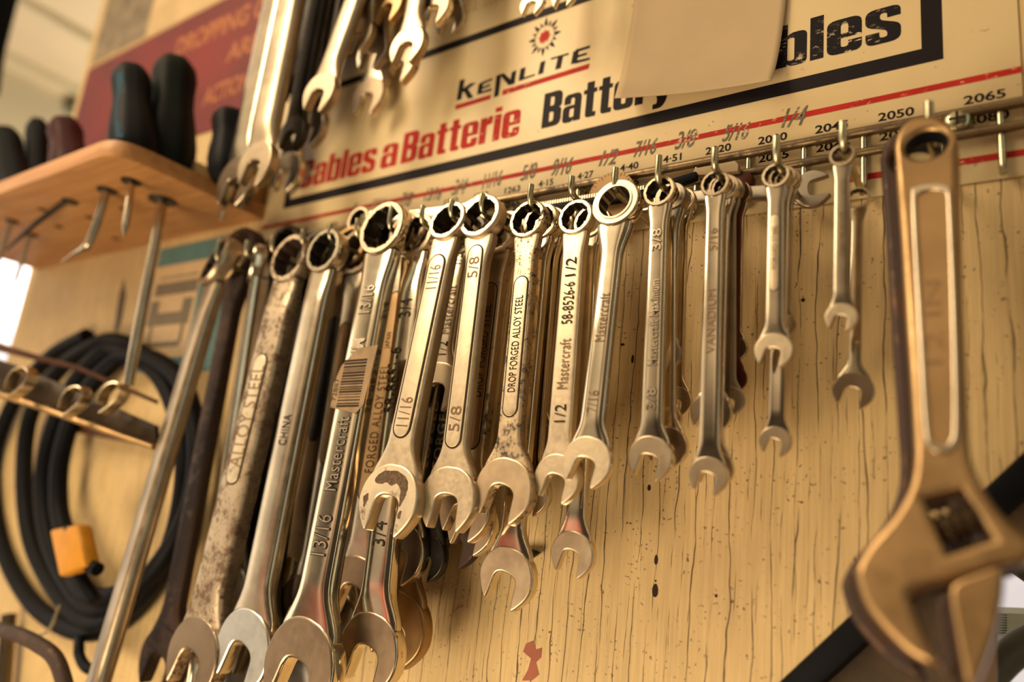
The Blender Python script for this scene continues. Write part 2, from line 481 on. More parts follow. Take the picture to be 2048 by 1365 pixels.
M['sticker_grey'] = plain('sticker_grey_print', (0.20, 0.155, 0.10), 0.55)
M['barcode'] = plain('barcode_label', (0.30, 0.20, 0.11), 0.6, 0.35, 90)
M['bracket'] = plain('dark_bracket_paint', (0.05, 0.033, 0.02), 0.32, 0.6, 30)
M['steel_bar'] = metal('stained_bracket', (0.20, 0.145, 0.09), 0.30, RUST, 0.45, 0.4, 0.1, 40)
M['brown'] = plain('brown_paint', (0.085, 0.035, 0.02), 0.5, 0.3)
M['wall_pale'] = plain('pale_wall_paint', (0.60, 0.52, 0.37), 0.7, 0.12, 3)
M['ceiling'] = plain('ceiling_boards', (0.68, 0.55, 0.40), 0.7, 0.12, 3)
M['dark'] = plain('black_paint_and_hole_shade', (0.006, 0.007, 0.010), 0.5)
M['trimgrey'] = plain('grey_trim', (0.13, 0.14, 0.11), 0.4)
M['panel_dark'] = plain('dark_brown_panel', (0.12, 0.075, 0.04), 0.6, 0.5, 30)
M['white_box'] = plain('greenish_white_card', (0.62, 0.72, 0.62), 0.6, 0.1)
M['redpaint'] = plain('red_paint_smear', (0.34, 0.10, 0.055), 0.6)
def glass():
    t = NT('window_glass')
    tr = t.n.new('ShaderNodeBsdfTransparent'); gl = t.n.new('ShaderNodeBsdfGlossy'); gl.inputs['Roughness'].default_value = 0.05
    mx = t.n.new('ShaderNodeMixShader'); mx.inputs[0].default_value = 0.08
    t.l.new(tr.outputs[0], mx.inputs[1]); t.l.new(gl.outputs[0], mx.inputs[2])
    t.l.new(mx.outputs[0], t.n['Material Output'].inputs[0]); return t.m
M['glass'] = glass()

#@@SETTING
# ------------------------------------------------------------------ the setting
XL, XR = -1.182, 0.40
d1, d2 = at(1560, 1365, 0), at(2048, 905, 0)
sl = (d2.z - d1.z) / (d2.x - d1.x)
zb = ZC - 0.75
def diag(x): return d1.z + (x - d1.x) * sl
xb = d1.x + (zb - d1.z) / sl
board = slab('wall_back', [(XL, 0, zb), (xb, 0, zb), (XR, 0, diag(XR)), (XR, 0, ZC + 0.85), (XL, 0, ZC + 0.85)], (0, 0.018, 0), M['plywood'])
struct(board)
paint = Bag()
for pts in ([(1052, 1288), (1066, 1282), (1072, 1300), (1084, 1296), (1082, 1316), (1072, 1326), (1078, 1350), (1064, 1362), (1044, 1362), (1056, 1340), (1062, 1318), (1046, 1304)],):
    paint.poly([at(x, y, 0.0002) for x, y in pts])
paint.build('paint_smear', M['redpaint'], board)
nh = Bag()
for px, py, rx, rz in ((1310, 1184, .0019, .0032), (1312, 1122, .0012, .0024), (1298, 977, .0011, .0016), (1606, 601, .0012, .0010), (1311, 1163, .0005, .0006), (1245, 690, .0016, .0008), (700, 1318, .0012, .0008), (1265, 720, .0010, .0024), (1432, 1193, .0008, .0008)):
    p = at(px, py, .0002)
    nh.poly([(p.x + rx * math.sin(2*math.pi*k/14), p.y, p.z + rz * math.cos(2*math.pi*k/14) * (1.0 if math.cos(2*math.pi*k/14) < 0 else 1.4)) for k in range(14)])
nh.build('nail_hole', M['mark'], board)
# rubber strip along the cut corner
n = Vector((sl, 0, -1)).normalized()     # away from the board, towards lower right
q = Vector((1, 0, sl)).normalized()
A, B = d1 - q * 0.25, d2 + q * 0.18
st = slab('trim_1', [A, B, B + n * 0.0135, A + n * 0.0135], (0, 0.03, 0), M['rubber'], None, 0.002); st.location.y = -0.004; struct(st)
C0, C1 = d1 - q * 0.5 + n * 0.028, at(1996, 965, -0.03)
lp = [at(1300, 1700, -0.03), at(1500, 1400, -0.03), at(1994, 920, -0.03), at(2240, 700, -0.03), at(2240, 1085, -0.03), at(1994, 1100, -0.03), at(1994, 1700, -0.03)]
struct(slab('wall_lower', lp, (0, 0.012, 0), M['panel_dark']))

# what shows past the left edge of the board
wx = -3.4
def wallhole(name, y0, y1, z0, z1, hy0, hy1, hz0, hz1, mat):
    V = [(wx, y, z) for y, z in ((y0, z0), (y1, z0), (y1, z1), (y0, z1), (hy0, hz0), (hy1, hz0), (hy1, hz1), (hy0, hz1))]
    V += [(wx - 0.1, v[1], v[2]) for v in V]
    F = []
    for b in (0, 8):
        F += [(b, b+1, b+5, b+4), (b+1, b+2, b+6, b+5), (b+2, b+3, b+7, b+6), (b+3, b, b+4, b+7)]
    F += [(4, 5, 13, 12), (5, 6, 14, 13), (6, 7, 15, 14), (7, 4, 12, 15), (0, 1, 9, 8), (1, 2, 10, 9), (2, 3, 11, 10), (3, 0, 8, 11)]
    return new_mesh(name, V, F, mat, 30)
w_top = at_x(30, 500, wx).z
w_bot = at_x(10, 720, wx).z - 0.25
wy0, wy1 = 0.35, 1.35
struct(wallhole('wall_left', 0.02, 2.6, 0.0, ZC + 1.62, wy0, wy1, w_bot, w_top, M['wall_pale']))
wf = bpy.data.objects.new('window_1', None); COL.objects.link(wf); struct(wf); wf.location = (wx, (wy0 + wy1) / 2, w_bot)
def wbox(name, lo, hi, mat):
    o = box(name, lo, hi, mat); o.parent = wf; o.matrix_parent_inverse = Matrix.Translation(wf.location).inverted(); return o
wf_lo = [(wy0, w_bot, wy1, w_bot + .05), (wy0, w_top - .04, wy1, w_top), (wy0, w_bot + .05, wy0 + .04, w_top - .04), (wy1 - .04, w_bot + .05, wy1, w_top - .04)]
for a, b, c, d in wf_lo: wbox('window_frame', (wx - 0.06, a, b), (wx - 0.02, c, d), M['ceiling'])
wbox('window_pane', (wx - 0.045, wy0 + .04, w_bot + .05), (wx - 0.04, wy1 - .04, w_top - .04), M['glass'])
cz = ZC + 1.55
struct(box('ceiling', (wx, 0.02, cz), (-0.9, 2.6, cz + 0.05), M['ceiling']))
for i, xx in enumerate((-3.25, -2.80, -2.35, -1.9)):
    struct(box('trim_%d' % (i + 2), (xx, 0.02, cz - 0.035), (xx + 0.03, 2.6, cz), M['wall_pale']))
struct(box('trim_6', (wx, 0.75, cz - 0.06), (-1.2, 0.79, cz - 0.001), M['trimgrey']))
# black post in the corner of the view
pb = [at_x(x, y, -1.9) for x, y in ((-80, -80), (52, -80), (38, 0), (12, 104), (0, 190), (-80, 230))]
post = slab('post', pb, (-0.05, 0, 0), M['dark'], None, 0.003)
tag(post, 'black post hanging from the ceiling in the top left corner', 'post')
# beyond the cut corner at the lower right
V = [at(1980, 1112, -0.10), at(2016, 1124, -0.10), at(2100, 1182, -0.10)]
tag(tube('grey_trim', catmull(V, 8), 0.0045, M['trimgrey']), 'grey rounded trim rail above the bright gap, lower right', 'trim')
V = [at(1930, 1420, -0.08), at(1985, 1345, -0.08), at(2036, 1298, -0.08), at(2110, 1262, -0.08)]
tag(tube('grey_trim', catmull(V, 8), 0.0085, M['trimgrey']), 'grey curved trim rail below the bright gap, bottom right corner', 'trim')
cb = thing('carton', 'greenish white carton with dark barcode lines beyond the cut corner', 'box', Matrix.Translation(at(2030, 1250, -0.16)))
o = slab('carton_body', [at(1960, 1225, -0.16), at(2120, 1232, -0.16), at(2120, 1310, -0.16), at(1960, 1278, -0.16)], (0, 0.08, 0), M['white_box']); o.parent = cb; o.matrix_parent_inverse = cb.matrix_world.inverted()
bb = Bag()
for k in range(8):
    y = 1228 + k * 5.2
    bb.poly([at(1970, y, -0.1595), at(2014, y + 2, -0.1595), at(2014, y + 4.2, -0.1595), at(1970, y + 2.2, -0.1595)])
o = bb.build('barcode', M['trimgrey']); o.parent = cb; o.matrix_parent_inverse = cb.matrix_world.inverted()

#@@SIGN
# ------------------------------------------------------------------ the enamel sign
SB, ST, SLx, SRx = ZC + 0.1925, ZC + 0.425, -0.634, 0.009
TH = 0.0012
sign = thing('cable_sign', 'cream enamel sign with red and black lettering about battery cables', 'sign', Matrix.Translation((0, 0, 0)))
sign.location = ((SLx + SRx) / 2, 0, SB)
def sg(o):
    o.parent = sign; o.matrix_parent_inverse = Matrix.Translation(sign.location).inverted(); return o
sg(box('sign_panel', (SLx, -TH, SB), (SRx, 0, ST), M['enamel'], None, 0.0004))
E1 = -(TH + 0.00018)
def rect(bag, x0, z0, x1, z1, y=E1):
    bag.poly([(x0, y, z0), (x1, y, z0), (x1, y, z1), (x0, y, z1)])
bl, br, bz0, bz1 = -0.604, -0.0262, ZC + 0.2702, ZC + 0.4005
bord = Bag()
rect(bord, bl, bz0, br, bz0 + 0.0096); rect(bord, bl, bz1 - 0.0078, br, bz1)
rect(bord, bl, bz0 + 0.0096, bl + 0.0085, bz1 - 0.0078); rect(bord, br - 0.0105, bz0 + 0.0096, br, bz1 - 0.0078)
sg(bord.build('border', M['ink_black']))
rl = Bag(); rect(rl, -0.632, ZC + 0.2515, SRx, ZC + 0.2553)
sg(rl.build('red_line', M['ink_red']))
rl = Bag(); rect(rl, at(1690, 355).x, ZC + 0.2035, SRx, ZC + 0.2073)
sg(rl.build('red_line', M['ink_red']))
# heavy condensed letters
G = {
 'C': (54, [[(0, 0, 16), (0, 100, 16), (54, 100, 16), (54, 60), (34, 60), (34, 86, 6), (20, 86, 6), (20, 14, 6), (34, 14, 6), (34, 40), (54, 40), (54, 0, 16)]]),
 'B': (54, [[(0, 0), (0, 100), (54, 100, 18), (54, 56, 12), (47, 51), (54, 46, 12), (54, 0, 18)], [(20, 15), (20, 42), (32, 42, 6), (32, 15, 6)], [(20, 60), (20, 85), (31, 85, 6), (31, 60, 6)]]),
 'a': (50, [[(2, 50), (2, 78, 16), (50, 78, 16), (50, 0), (31, 0), (31, 6), (26, -1, 3), (0, -1, 12), (0, 46, 12), (31, 46), (31, 66, 6), (21, 66, 6), (21, 50)], [(19, 12, 5), (19, 36, 5), (31, 36), (31, 12, 5)]]),
 'b': (50, [[(0, 0), (0, 100), (20, 100), (20, 72), (26, 78, 4), (50, 78, 14), (50, -1, 14), (26, -1, 4), (19, 5), (19, 0)], [(20, 12, 5), (20, 66, 5), (31, 66, 5), (31, 12, 5)]]),
 'l': (20, [[(0, 0), (0, 100), (20, 100), (20, 0)]]),
 'e': (50, [[(0, -1, 15), (0, 78, 15), (50, 78, 15), (50, 34), (20, 34), (20, 13, 5), (31, 13, 5), (31, 26), (50, 26), (50, -1, 15)], [(20, 44), (20, 66, 5), (31, 66, 5), (31, 44)]]),
 's': (48, [[(0, -1, 15), (0, 25), (19, 25), (19, 12, 5), (30, 12, 5), (30, 26, 8), (0, 42, 10), (0, 78, 15), (48, 78, 15), (48, 54), (30, 54), (30, 66, 5), (20, 66, 5), (20, 52, 6), (48, 36, 10), (48, -1, 15)]]),
 't': (36, [[(8, 66), (0, 66), (0, 78), (8, 78), (8, 98), (28, 98), (28, 78), (36, 78), (36, 66), (28, 66), (28, 13), (36, 13), (36, 0), (8, 0, 10)]]),
 'r': (36, [[(0, 0), (0, 78), (19, 78), (19, 68), (24, 79, 3), (36, 79), (36, 56), (20, 54, 5), (20, 0)]]),
 'i': (20, [[(0, 0), (0, 78), (20, 78), (20, 0)], [(0, 86), (0, 100), (20, 100), (20, 86)]]),
 'y': (48, [[(0, 78), (20, 78), (25, 30), (30, 78), (48, 78), (36, -4, 6), (26, -22, 10), (4, -22), (4, -9), (13, -9, 4), (14, 0)]]),
}
def word(bag, s, x0, x1, z0, capz, y=E1, gap=5.0):
    tot = sum(G[c][0] for c in s) + gap * (len(s) - 1)
    kx, kz = (x1 - x0) / tot, (capz - z0) / 100.0
    x = 0.0
    for c in s:
        w, loops = G[c]
        me = curve_mesh([rounded(l) for l in loops], 0.0)
        bag.add([(x0 + (x + v.co.x) * kx, y, z0 + v.co.y * kz) for v in me.vertices], [tuple(p.vertices) for p in me.polygons])
        bpy.data.meshes.remove(me)
        x += w + gap
    return kx
zt0, zt1 = ZC + 0.2885, ZC + 0.3190
for tx, xa, xe, dz, mk, lb_ in (('Cables', -0.5856, -0.4780, 0, 'ink_red', 'red heavy lettering'), ('a', at(762, 335).x, at(794, 330).x, 0, 'ink_red', 'red heavy lettering'), ('Batterie', -0.4453, -0.3170, 0, 'ink_red', 'red heavy lettering'),
                            ('Battery', -0.2957, -0.1885, .0005, 'ink_black', 'black heavy lettering'), ('Cables', -0.1640, -0.0470, .0015, 'ink_worn', 'scratched black heavy lettering')):
    wb = Bag(); word(wb, tx, xa, xe, zt0 + dz, zt1 + dz)
    sg(wb.build('lettering', M[mk]))['label'] = lb_
# logo, traced letter by letter
def lg(pts, ox=840, oy=60, s=5.689): return [at(ox + x / s, oy + y / s, -E1) for x, y in pts]
lb = Bag()
for pl in ([(452, 572), (512, 556), (468, 790), (415, 805)], [(478, 672), (578, 604), (640, 600), (515, 700), (470, 716)], [(496, 692), (545, 670), (608, 768), (545, 785)],
           [(668, 614), (722, 594), (700, 722), (648, 738)], [(690, 600), (826, 545), (822, 572), (690, 628)], [(705, 652), (800, 612), (796, 640), (700, 678)], [(690, 704), (818, 662), (815, 690), (680, 730)],
           [(868, 520), (925, 500), (895, 748), (838, 772)], [(905, 507), (955, 492), (1075, 605), (1005, 628)], [(1045, 478), (1098, 455), (1075, 612), (1010, 630)],
           [(1143, 443), (1202, 420), (1180, 560), (1120, 582)], [(1150, 552), (1310, 498), (1305, 520), (1140, 578)], [(1372, 365), (1428, 345), (1400, 492), (1340, 512)],
           [(1485, 320), (1695, 258), (1690, 282), (1490, 340)], [(1570, 300), (1632, 282), (1600, 435), (1535, 455)],
           [(1745, 245), (1808, 225), (1785, 372), (1715, 392)], [(1770, 224), (1940, 172), (1930, 205), (1770, 256)], [(1780, 290), (1900, 255), (1896, 282), (1776, 320)], [(1765, 350), (1935, 312), (1930, 338), (1760, 385)]):
    lb.poly(lg(pl))
sc, stp, sbt = at(1090.8, 75.5), at(1098, 33), at(1086, 114)
SR_ = (stp - sbt).length / 2
star, red = Bag(), Bag()
NS = 16
for k in range(NS):
    a = 2 * math.pi * k / NS
    def pt(r, an, y=E1): return (sc.x + r * math.sin(an) * 0.86, y, sc.z + r * math.cos(an))
    ro = SR_ * (1.0 if k % 2 == 0 else 0.84)
    h = math.pi / NS
    lb.poly([pt(SR_ * .50, a - h * .92), pt(ro * .74, a - h * .62), pt(ro, a), pt(ro * .74, a + h * .62), pt(SR_ * .50, a + h * .92), pt(SR_ * .62, a)])
    red.poly([pt(0, 0), pt(SR_ * .27, a - h), pt(SR_ * (.40 if k % 2 == 0 else .34), a), pt(SR_ * .27, a + h)])
sg(lb.build('logo', M['ink_black']))
for pl in ([(405, 855), (810, 735), (800, 785), (400, 910)], [(940, 685), (1930, 380), (1918, 440), (932, 745)]): red.poly(lg(pl))
sg(red.build('logo', M['ink_red'])) ['label'] = 'red star centre and underline of the logo'
# size numbers
def wtext(bag, s, x0, x1, z0, h, bold=0.02, shear=0.0, y=E1, ang=0.0):
    V, F, w, hh = text_me(s, bold, shear)
    kx, kz = (x1 - x0) / w, h / hh
    ca, sa = math.cos(ang), math.sin(ang)
    bag.add([(x0 + (v.x * kx) * ca - (v.y * kz) * sa, y, z0 + v.x * kx * sa + v.y * kz * ca) for v in V], F)
for s, pa, pb_ in (('1242', (890, 413), (918, 405)), ('1252', (950, 401), (978, 393)), ('1263', (1011, 388), (1042, 380)), ('4·15', (1078, 376), (1108, 370)), ('4·27', (1156, 361), (1188, 354)), ('4·40', (1241, 345), (1278, 338)),
                 ('4·51', (1327, 329), (1364, 322)), ('2020', (1412, 314), (1463, 304)), ('2030', (1517, 295), (1575, 284)), ('2045', (1631, 274), (1697, 261)), ('2050', (1757, 250), (1829, 235)), ('2065', (1928, 216), (2012, 201))):
    xa, xe = at(*pa).x, at(*pb_).x
    nb = Bag(); wtext(nb, s, xa, xe, ZC + 0.2388, 0.0054); sg(nb.build('size_number', M['ink_black']))
    if s in ('1263', '4·27', '4·40', '2020', '2030', '2045', '2050', '2065'):
        nb = Bag(); wtext(nb, {'1263': '1265', '4·27': '4·28', '4·40': '4·45', '2020': '2023', '2030': '2035', '2045': '2046', '2050': '2055', '2065': '2080'}[s], xa + .0006, xe + .0012, ZC + 0.2262, 0.0054); sg(nb.build('size_number', M['ink_black']))
for x, s in ((-0.455, '1222'), (-0.49, '1212'), (-0.53, '1202'), (-0.572, '1192')):
    nb = Bag(); wtext(nb, s, x, x + .014, ZC + 0.2392, 0.0050); sg(nb.build('size_number', M['ink_black']))
# hand written sizes over the red line
for s, px, py in (('1', 700, 424), ('15/16', 740, 418), ('7/8', 800, 410), ('13/16', 850, 396), ('3/4', 905, 386), ('11/16', 966, 376), ('5/8', 1042, 367), ('9/16', 1104, 353), ('1/2', 1198, 338), ('7/16', 1268, 320), ('3/8', 1350, 305), ('5/16', 1445, 280), ('1/4', 1563, 255)):
    p = at(px, py)
    hw = Bag(); wtext(hw, s, p.x, p.x + (0.0085 + 0.0022 * len(s)), ZC + 0.2470 + random.uniform(-.001, .001), 0.0130 + random.uniform(-.001, .0015), 0.012, 0.35, E1 - 0.0001, random.uniform(-.12, .05))
    sg(hw.build('handwritten_size', M['marker']))['label'] = 'faded marker pen size'
# paper sheet pinned over the sign
pp = [[(1272, -60), (1370, -60), (1470, -60), (1576, -60)], [(1268, 10), (1370, 10), (1470, 8), (1572, 6)], [(1254, 90), (1360, 92), (1465, 88), (1562, 80)], [(1240, 160), (1350, 150), (1455, 142), (1553, 130)], [(1229, 196), (1345, 190), (1455, 176), (1543, 160)]]
dd = [.004, .004, .005, .008, .013]
V, F = [], []
for r, (row, d) in enumerate(zip(pp, dd)):
    for c, (x, y) in enumerate(row):
        V.append(at(x, y, d + (.006 if (r == 4 and c == 0) else 0) - (.003 if c == 2 else 0)))
F = [(r*4+c, r*4+c+1, (r+1)*4+c+1, (r+1)*4+c) for r in range(4) for c in range(3)]
pap = new_mesh('paper_sheet', V, F, M['paper'], 180)
mo = pap.modifiers.new('s', 'SUBSURF'); mo.levels = mo.render_levels = 3; mo.boundary_smooth = 'PRESERVE_CORNERS'
mo = pap.modifiers.new('t', 'SOLIDIFY'); mo.thickness = 0.0004
tag(pap, 'plain sheet of tan paper hanging over the lettering of the cream sign', 'paper')

# hook rack: two rails and one bent wire per hook
HT = [(440, 478), (495, 485), (545, 480), (607, 462), (661, 455), (716, 440), (784, 412), (846, 412), (903, 408), (965, 393), (1062, 375), (1144, 357), (1231, 340), (1318, 312), (1430, 305), (1553, 285), (1686, 245), (1858, 205)]
rack = thing('hook_rack', 'wire hook rack with two horizontal rails fixed across the lower edge of the sign', 'rack', Matrix.Translation((-0.3, 0, ZC + 0.2)))
def rk(o):
    o.parent = rack; o.matrix_parent_inverse = Matrix.Translation((-0.3, 0, ZC + 0.2)).inverted(); return o
rk(tube('rail', [(-0.66, -0.0060, at(1540, 299, .006).z), (0.09, -0.0060, at(1540, 299, .006).z)], 0.0029, M['rail']))
rk(tube('rail', [(-0.66, -0.0060, at(1507, 343, .006).z), (0.09, -0.0060, at(1507, 343, .006).z)], 0.0026, M['rail']))
for i, (hx, hy) in enumerate(HT):
    p = at(hx, hy, 0.064)
    x, zt = p.x, max(min(p.z, ZC + .213), ZC + .206)
    sag = random.uniform(-.0015, .0015)
    path = [(x, -.0045, ZC + .2335), (x, -.0045, ZC + .200), (x, -.0052, ZC + .1955), (x, -.009, ZC + .1925 + sag), (x, -.03, ZC + .1925 + sag), (x, -.058, ZC + .1928 + sag), (x, -.0625, ZC + .1945 + sag), (x, -.064, ZC + .199), (x, -.064, zt)]
    rk(tube('hook', path, 0.0020, M['wire'], None, 12))
x = at(2004, 300, .005).x
rk(tube('hook', [(x, -.0045, ZC + .2335), (x, -.0045, ZC + .199), (x, -.0052, ZC + .1955), (x, -.009, ZC + .1925), (x, -.012, ZC + .1925)], 0.0018, M['wire'], None, 12))
# pan head screw holding the rack
p = at(1915, 242, .006)
s = thing('screw', 'large dull screw beside the top of the big adjustable wrench', 'screw', Matrix.Translation(p))
def prt(o, par):
    o.parent = par; o.matrix_parent_inverse = par.matrix_world.inverted(); return o
sh = prt(lathe('screw_head', (p.x, -.0095, p.z), (p.x, -.0015, p.z), [(0, .0001), (.02, .0035), (.15, .0058), (.4, .0072), (1, .0078)], M['wire']), s)
cr = Bag(); cr.poly([(p.x - .004, -.00962, p.z - .0007), (p.x + .004, -.00962, p.z - .0007), (p.x + .004, -.00962, p.z + .0007), (p.x - .004, -.00962, p.z + .0007)]); cr.poly([(p.x - .0007, -.00963, p.z - .004), (p.x + .0007, -.00963, p.z - .004), (p.x + .0007, -.00963, p.z + .004), (p.x - .0007, -.00963, p.z + .004)])
cr.build('screw_slot', M['mark'], sh)

#@@WRENCH
# ------------------------------------------------------------------ combination wrenches
def sstep(t):
    t = min(max(t, 0.0), 1.0); return t * t * (3 - 2 * t)
def ring_me(R, af, t, mats, pts12=True, tilt=0.0):
    N = 96
    def star(th):
        h = [((th + o) % (math.pi / 3)) - math.pi / 6 for o in (0, math.pi / 6)]
        return af * max(1 / math.cos(h[0]), 1 / math.cos(h[1])) if pts12 else af * 1.04
    ch = min(af * 1.12, R * 0.93)
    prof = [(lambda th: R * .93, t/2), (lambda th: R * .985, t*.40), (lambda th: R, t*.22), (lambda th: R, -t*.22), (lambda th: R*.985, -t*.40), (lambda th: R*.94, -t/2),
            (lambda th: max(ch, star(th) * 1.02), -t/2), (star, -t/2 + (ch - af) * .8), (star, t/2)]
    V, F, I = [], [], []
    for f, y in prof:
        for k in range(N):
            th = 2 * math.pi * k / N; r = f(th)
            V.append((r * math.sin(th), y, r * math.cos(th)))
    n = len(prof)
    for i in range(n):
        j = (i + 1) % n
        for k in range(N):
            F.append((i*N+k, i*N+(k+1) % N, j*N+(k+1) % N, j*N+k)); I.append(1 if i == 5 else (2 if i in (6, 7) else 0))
    if tilt:
        c, s = math.cos(tilt), math.sin(tilt)
        V = [(x, y*c - z*s, y*s + z*c) for x, y, z in V]
    return new_mesh('box_end', V, F, mats, 35, None, False, I)
JAW = [(0.0, .90), (.22, .89), (.45, .82), (.66, .69), (.83, .49), (.95, .24), (1.0, -.04), (.985, -.26), (.92, -.48), (.81, -.70), (.68, -.90), (.585, -1.02), (.53, -1.05), (.485, -1.0),
       (.455, -.82), (.435, -.58), (.42, -.36), (.405, -.18), (.35, -.04), (.23, .04), (.08, .07)]
def jaw_me(a, t, mats, ang=0.26, gap=1.0):
    right = [(x * (gap if x < .5 and i > 12 else 1.0), z) for i, (x, z) in enumerate(JAW)]
    pts = right + [(-x, z) for x, z in reversed(right) if x > 0.0]
    pts = [(p.x * a, p.y * a * (.86 if p.y < 0 else .96)) for p in catmull([(x, z, 0) for x, z in pts], 3, True)]
    me = curve_mesh([pts], t, min(t * .16, a * .06), 2)
    c, s = math.cos(ang), math.sin(ang)
    for v in me.vertices:
        x, z, y = v.co.x, v.co.y, -v.co.z
        v.co = (x*c + z*s, y, -x*s + z*c) if False else (x*c + z*s, y, z*c - x*s)
    fin(me, mats, 38); crisp(me)
    for p in me.polygons:
        p.material_index = 1 if p.normal.y < -0.9 else 0
    return me
def shank_me(L, Rr, a, ws, ts, tr, tj, mats, p=4.0, off=0.0):
    z0, z1 = -Rr * .84, -(L - a * .50)
    NS_, K = 44, 64
    V, F = [], []
    prof = []
    for i in range(NS_ + 1):
        u = i / NS_; u = 0.5 - 0.5 * math.cos(math.pi * u) if False else u
        z = z0 + (z1 - z0) * (sstep(u) * .35 + u * .65)
        dr, dj = z0 - z, z - z1
        base = ws / 2 * (0.90 + 0.10 * (z0 - z) / (z0 - z1))
        fr, fj = sstep(1 - dr / (Rr * 1.5)), sstep(1 - dj / (a * 1.15))
        hw_ = base + (Rr * .72 - base) * fr ** 1.3 + max(a * .80 - base, 0) * fj ** 1.5
        ht_ = ts / 2 + (tr * .40 - ts / 2) * fr + (tj * .42 - ts / 2) * fj
        prof.append((z, hw_, ht_))
        for k in range(K):
            an = 2 * math.pi * (k + .5) / K; c, s = math.cos(an), math.sin(an)
            V.append((hw_ * math.copysign(abs(c) ** (2 / p), c), ht_ * math.copysign(abs(s) ** (2 / p), s), z))
    for i in range(NS_):
        for k in range(K):
            F.append((i*K+k, i*K+(k+1) % K, (i+1)*K+(k+1) % K, (i+1)*K+k))
    F.append(tuple(range(K))); F.append(tuple(NS_*K + k for k in range(K)))
    return new_mesh('shank', V, F, mats, 50, None, False), prof
def ht_at(prof, z):
    for (za, ha, ta), (zb_, hb, tb) in zip(prof, prof[1:]):
        if zb_ <= z <= za:
            k = (za - z) / max(za - zb_, 1e-9); return ha + (hb - ha) * k, ta + (tb - ta) * k
    return prof[-1][1], prof[-1][2]
def stadium(w, z0, z1, n=10):
    r = w / 2
    return [(r * math.cos(a), z1 - r + r * math.sin(a)) for a in [math.pi * k / n for k in range(n + 1)]] + [(-r * math.cos(a), z0 + r - r * math.sin(a)) for a in [math.pi * k / n for k in range(n + 1)]]
STY = {  # shank/sides, jaw face, ring front face, inside of ring (darkened for its shade), section exponent
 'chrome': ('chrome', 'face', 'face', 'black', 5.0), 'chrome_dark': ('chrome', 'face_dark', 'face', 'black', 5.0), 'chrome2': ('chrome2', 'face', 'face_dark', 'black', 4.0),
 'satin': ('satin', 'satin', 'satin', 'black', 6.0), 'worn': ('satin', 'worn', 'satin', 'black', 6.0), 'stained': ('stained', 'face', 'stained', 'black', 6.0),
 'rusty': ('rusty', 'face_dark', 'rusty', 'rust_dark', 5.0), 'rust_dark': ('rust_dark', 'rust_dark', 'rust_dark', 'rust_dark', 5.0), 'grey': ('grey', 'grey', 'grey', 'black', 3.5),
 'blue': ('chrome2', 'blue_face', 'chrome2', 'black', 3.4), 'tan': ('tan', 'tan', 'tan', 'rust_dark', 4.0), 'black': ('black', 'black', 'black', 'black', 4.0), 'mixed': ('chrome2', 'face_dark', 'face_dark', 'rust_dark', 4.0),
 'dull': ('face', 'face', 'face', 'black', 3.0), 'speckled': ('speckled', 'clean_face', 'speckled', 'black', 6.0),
 'shadesteel': ('shadesteel', 'grey', 'shadesteel', 'black', 4.0),
 'ratchet': ('chrome', 'satin', 'satin', 'black', 4.0), 'pale': ('chrome2', 'satin', 'satin', 'black', 3.6), 'maroon': ('maroon', 'maroon', 'maroon', 'maroon', 4.0),
}
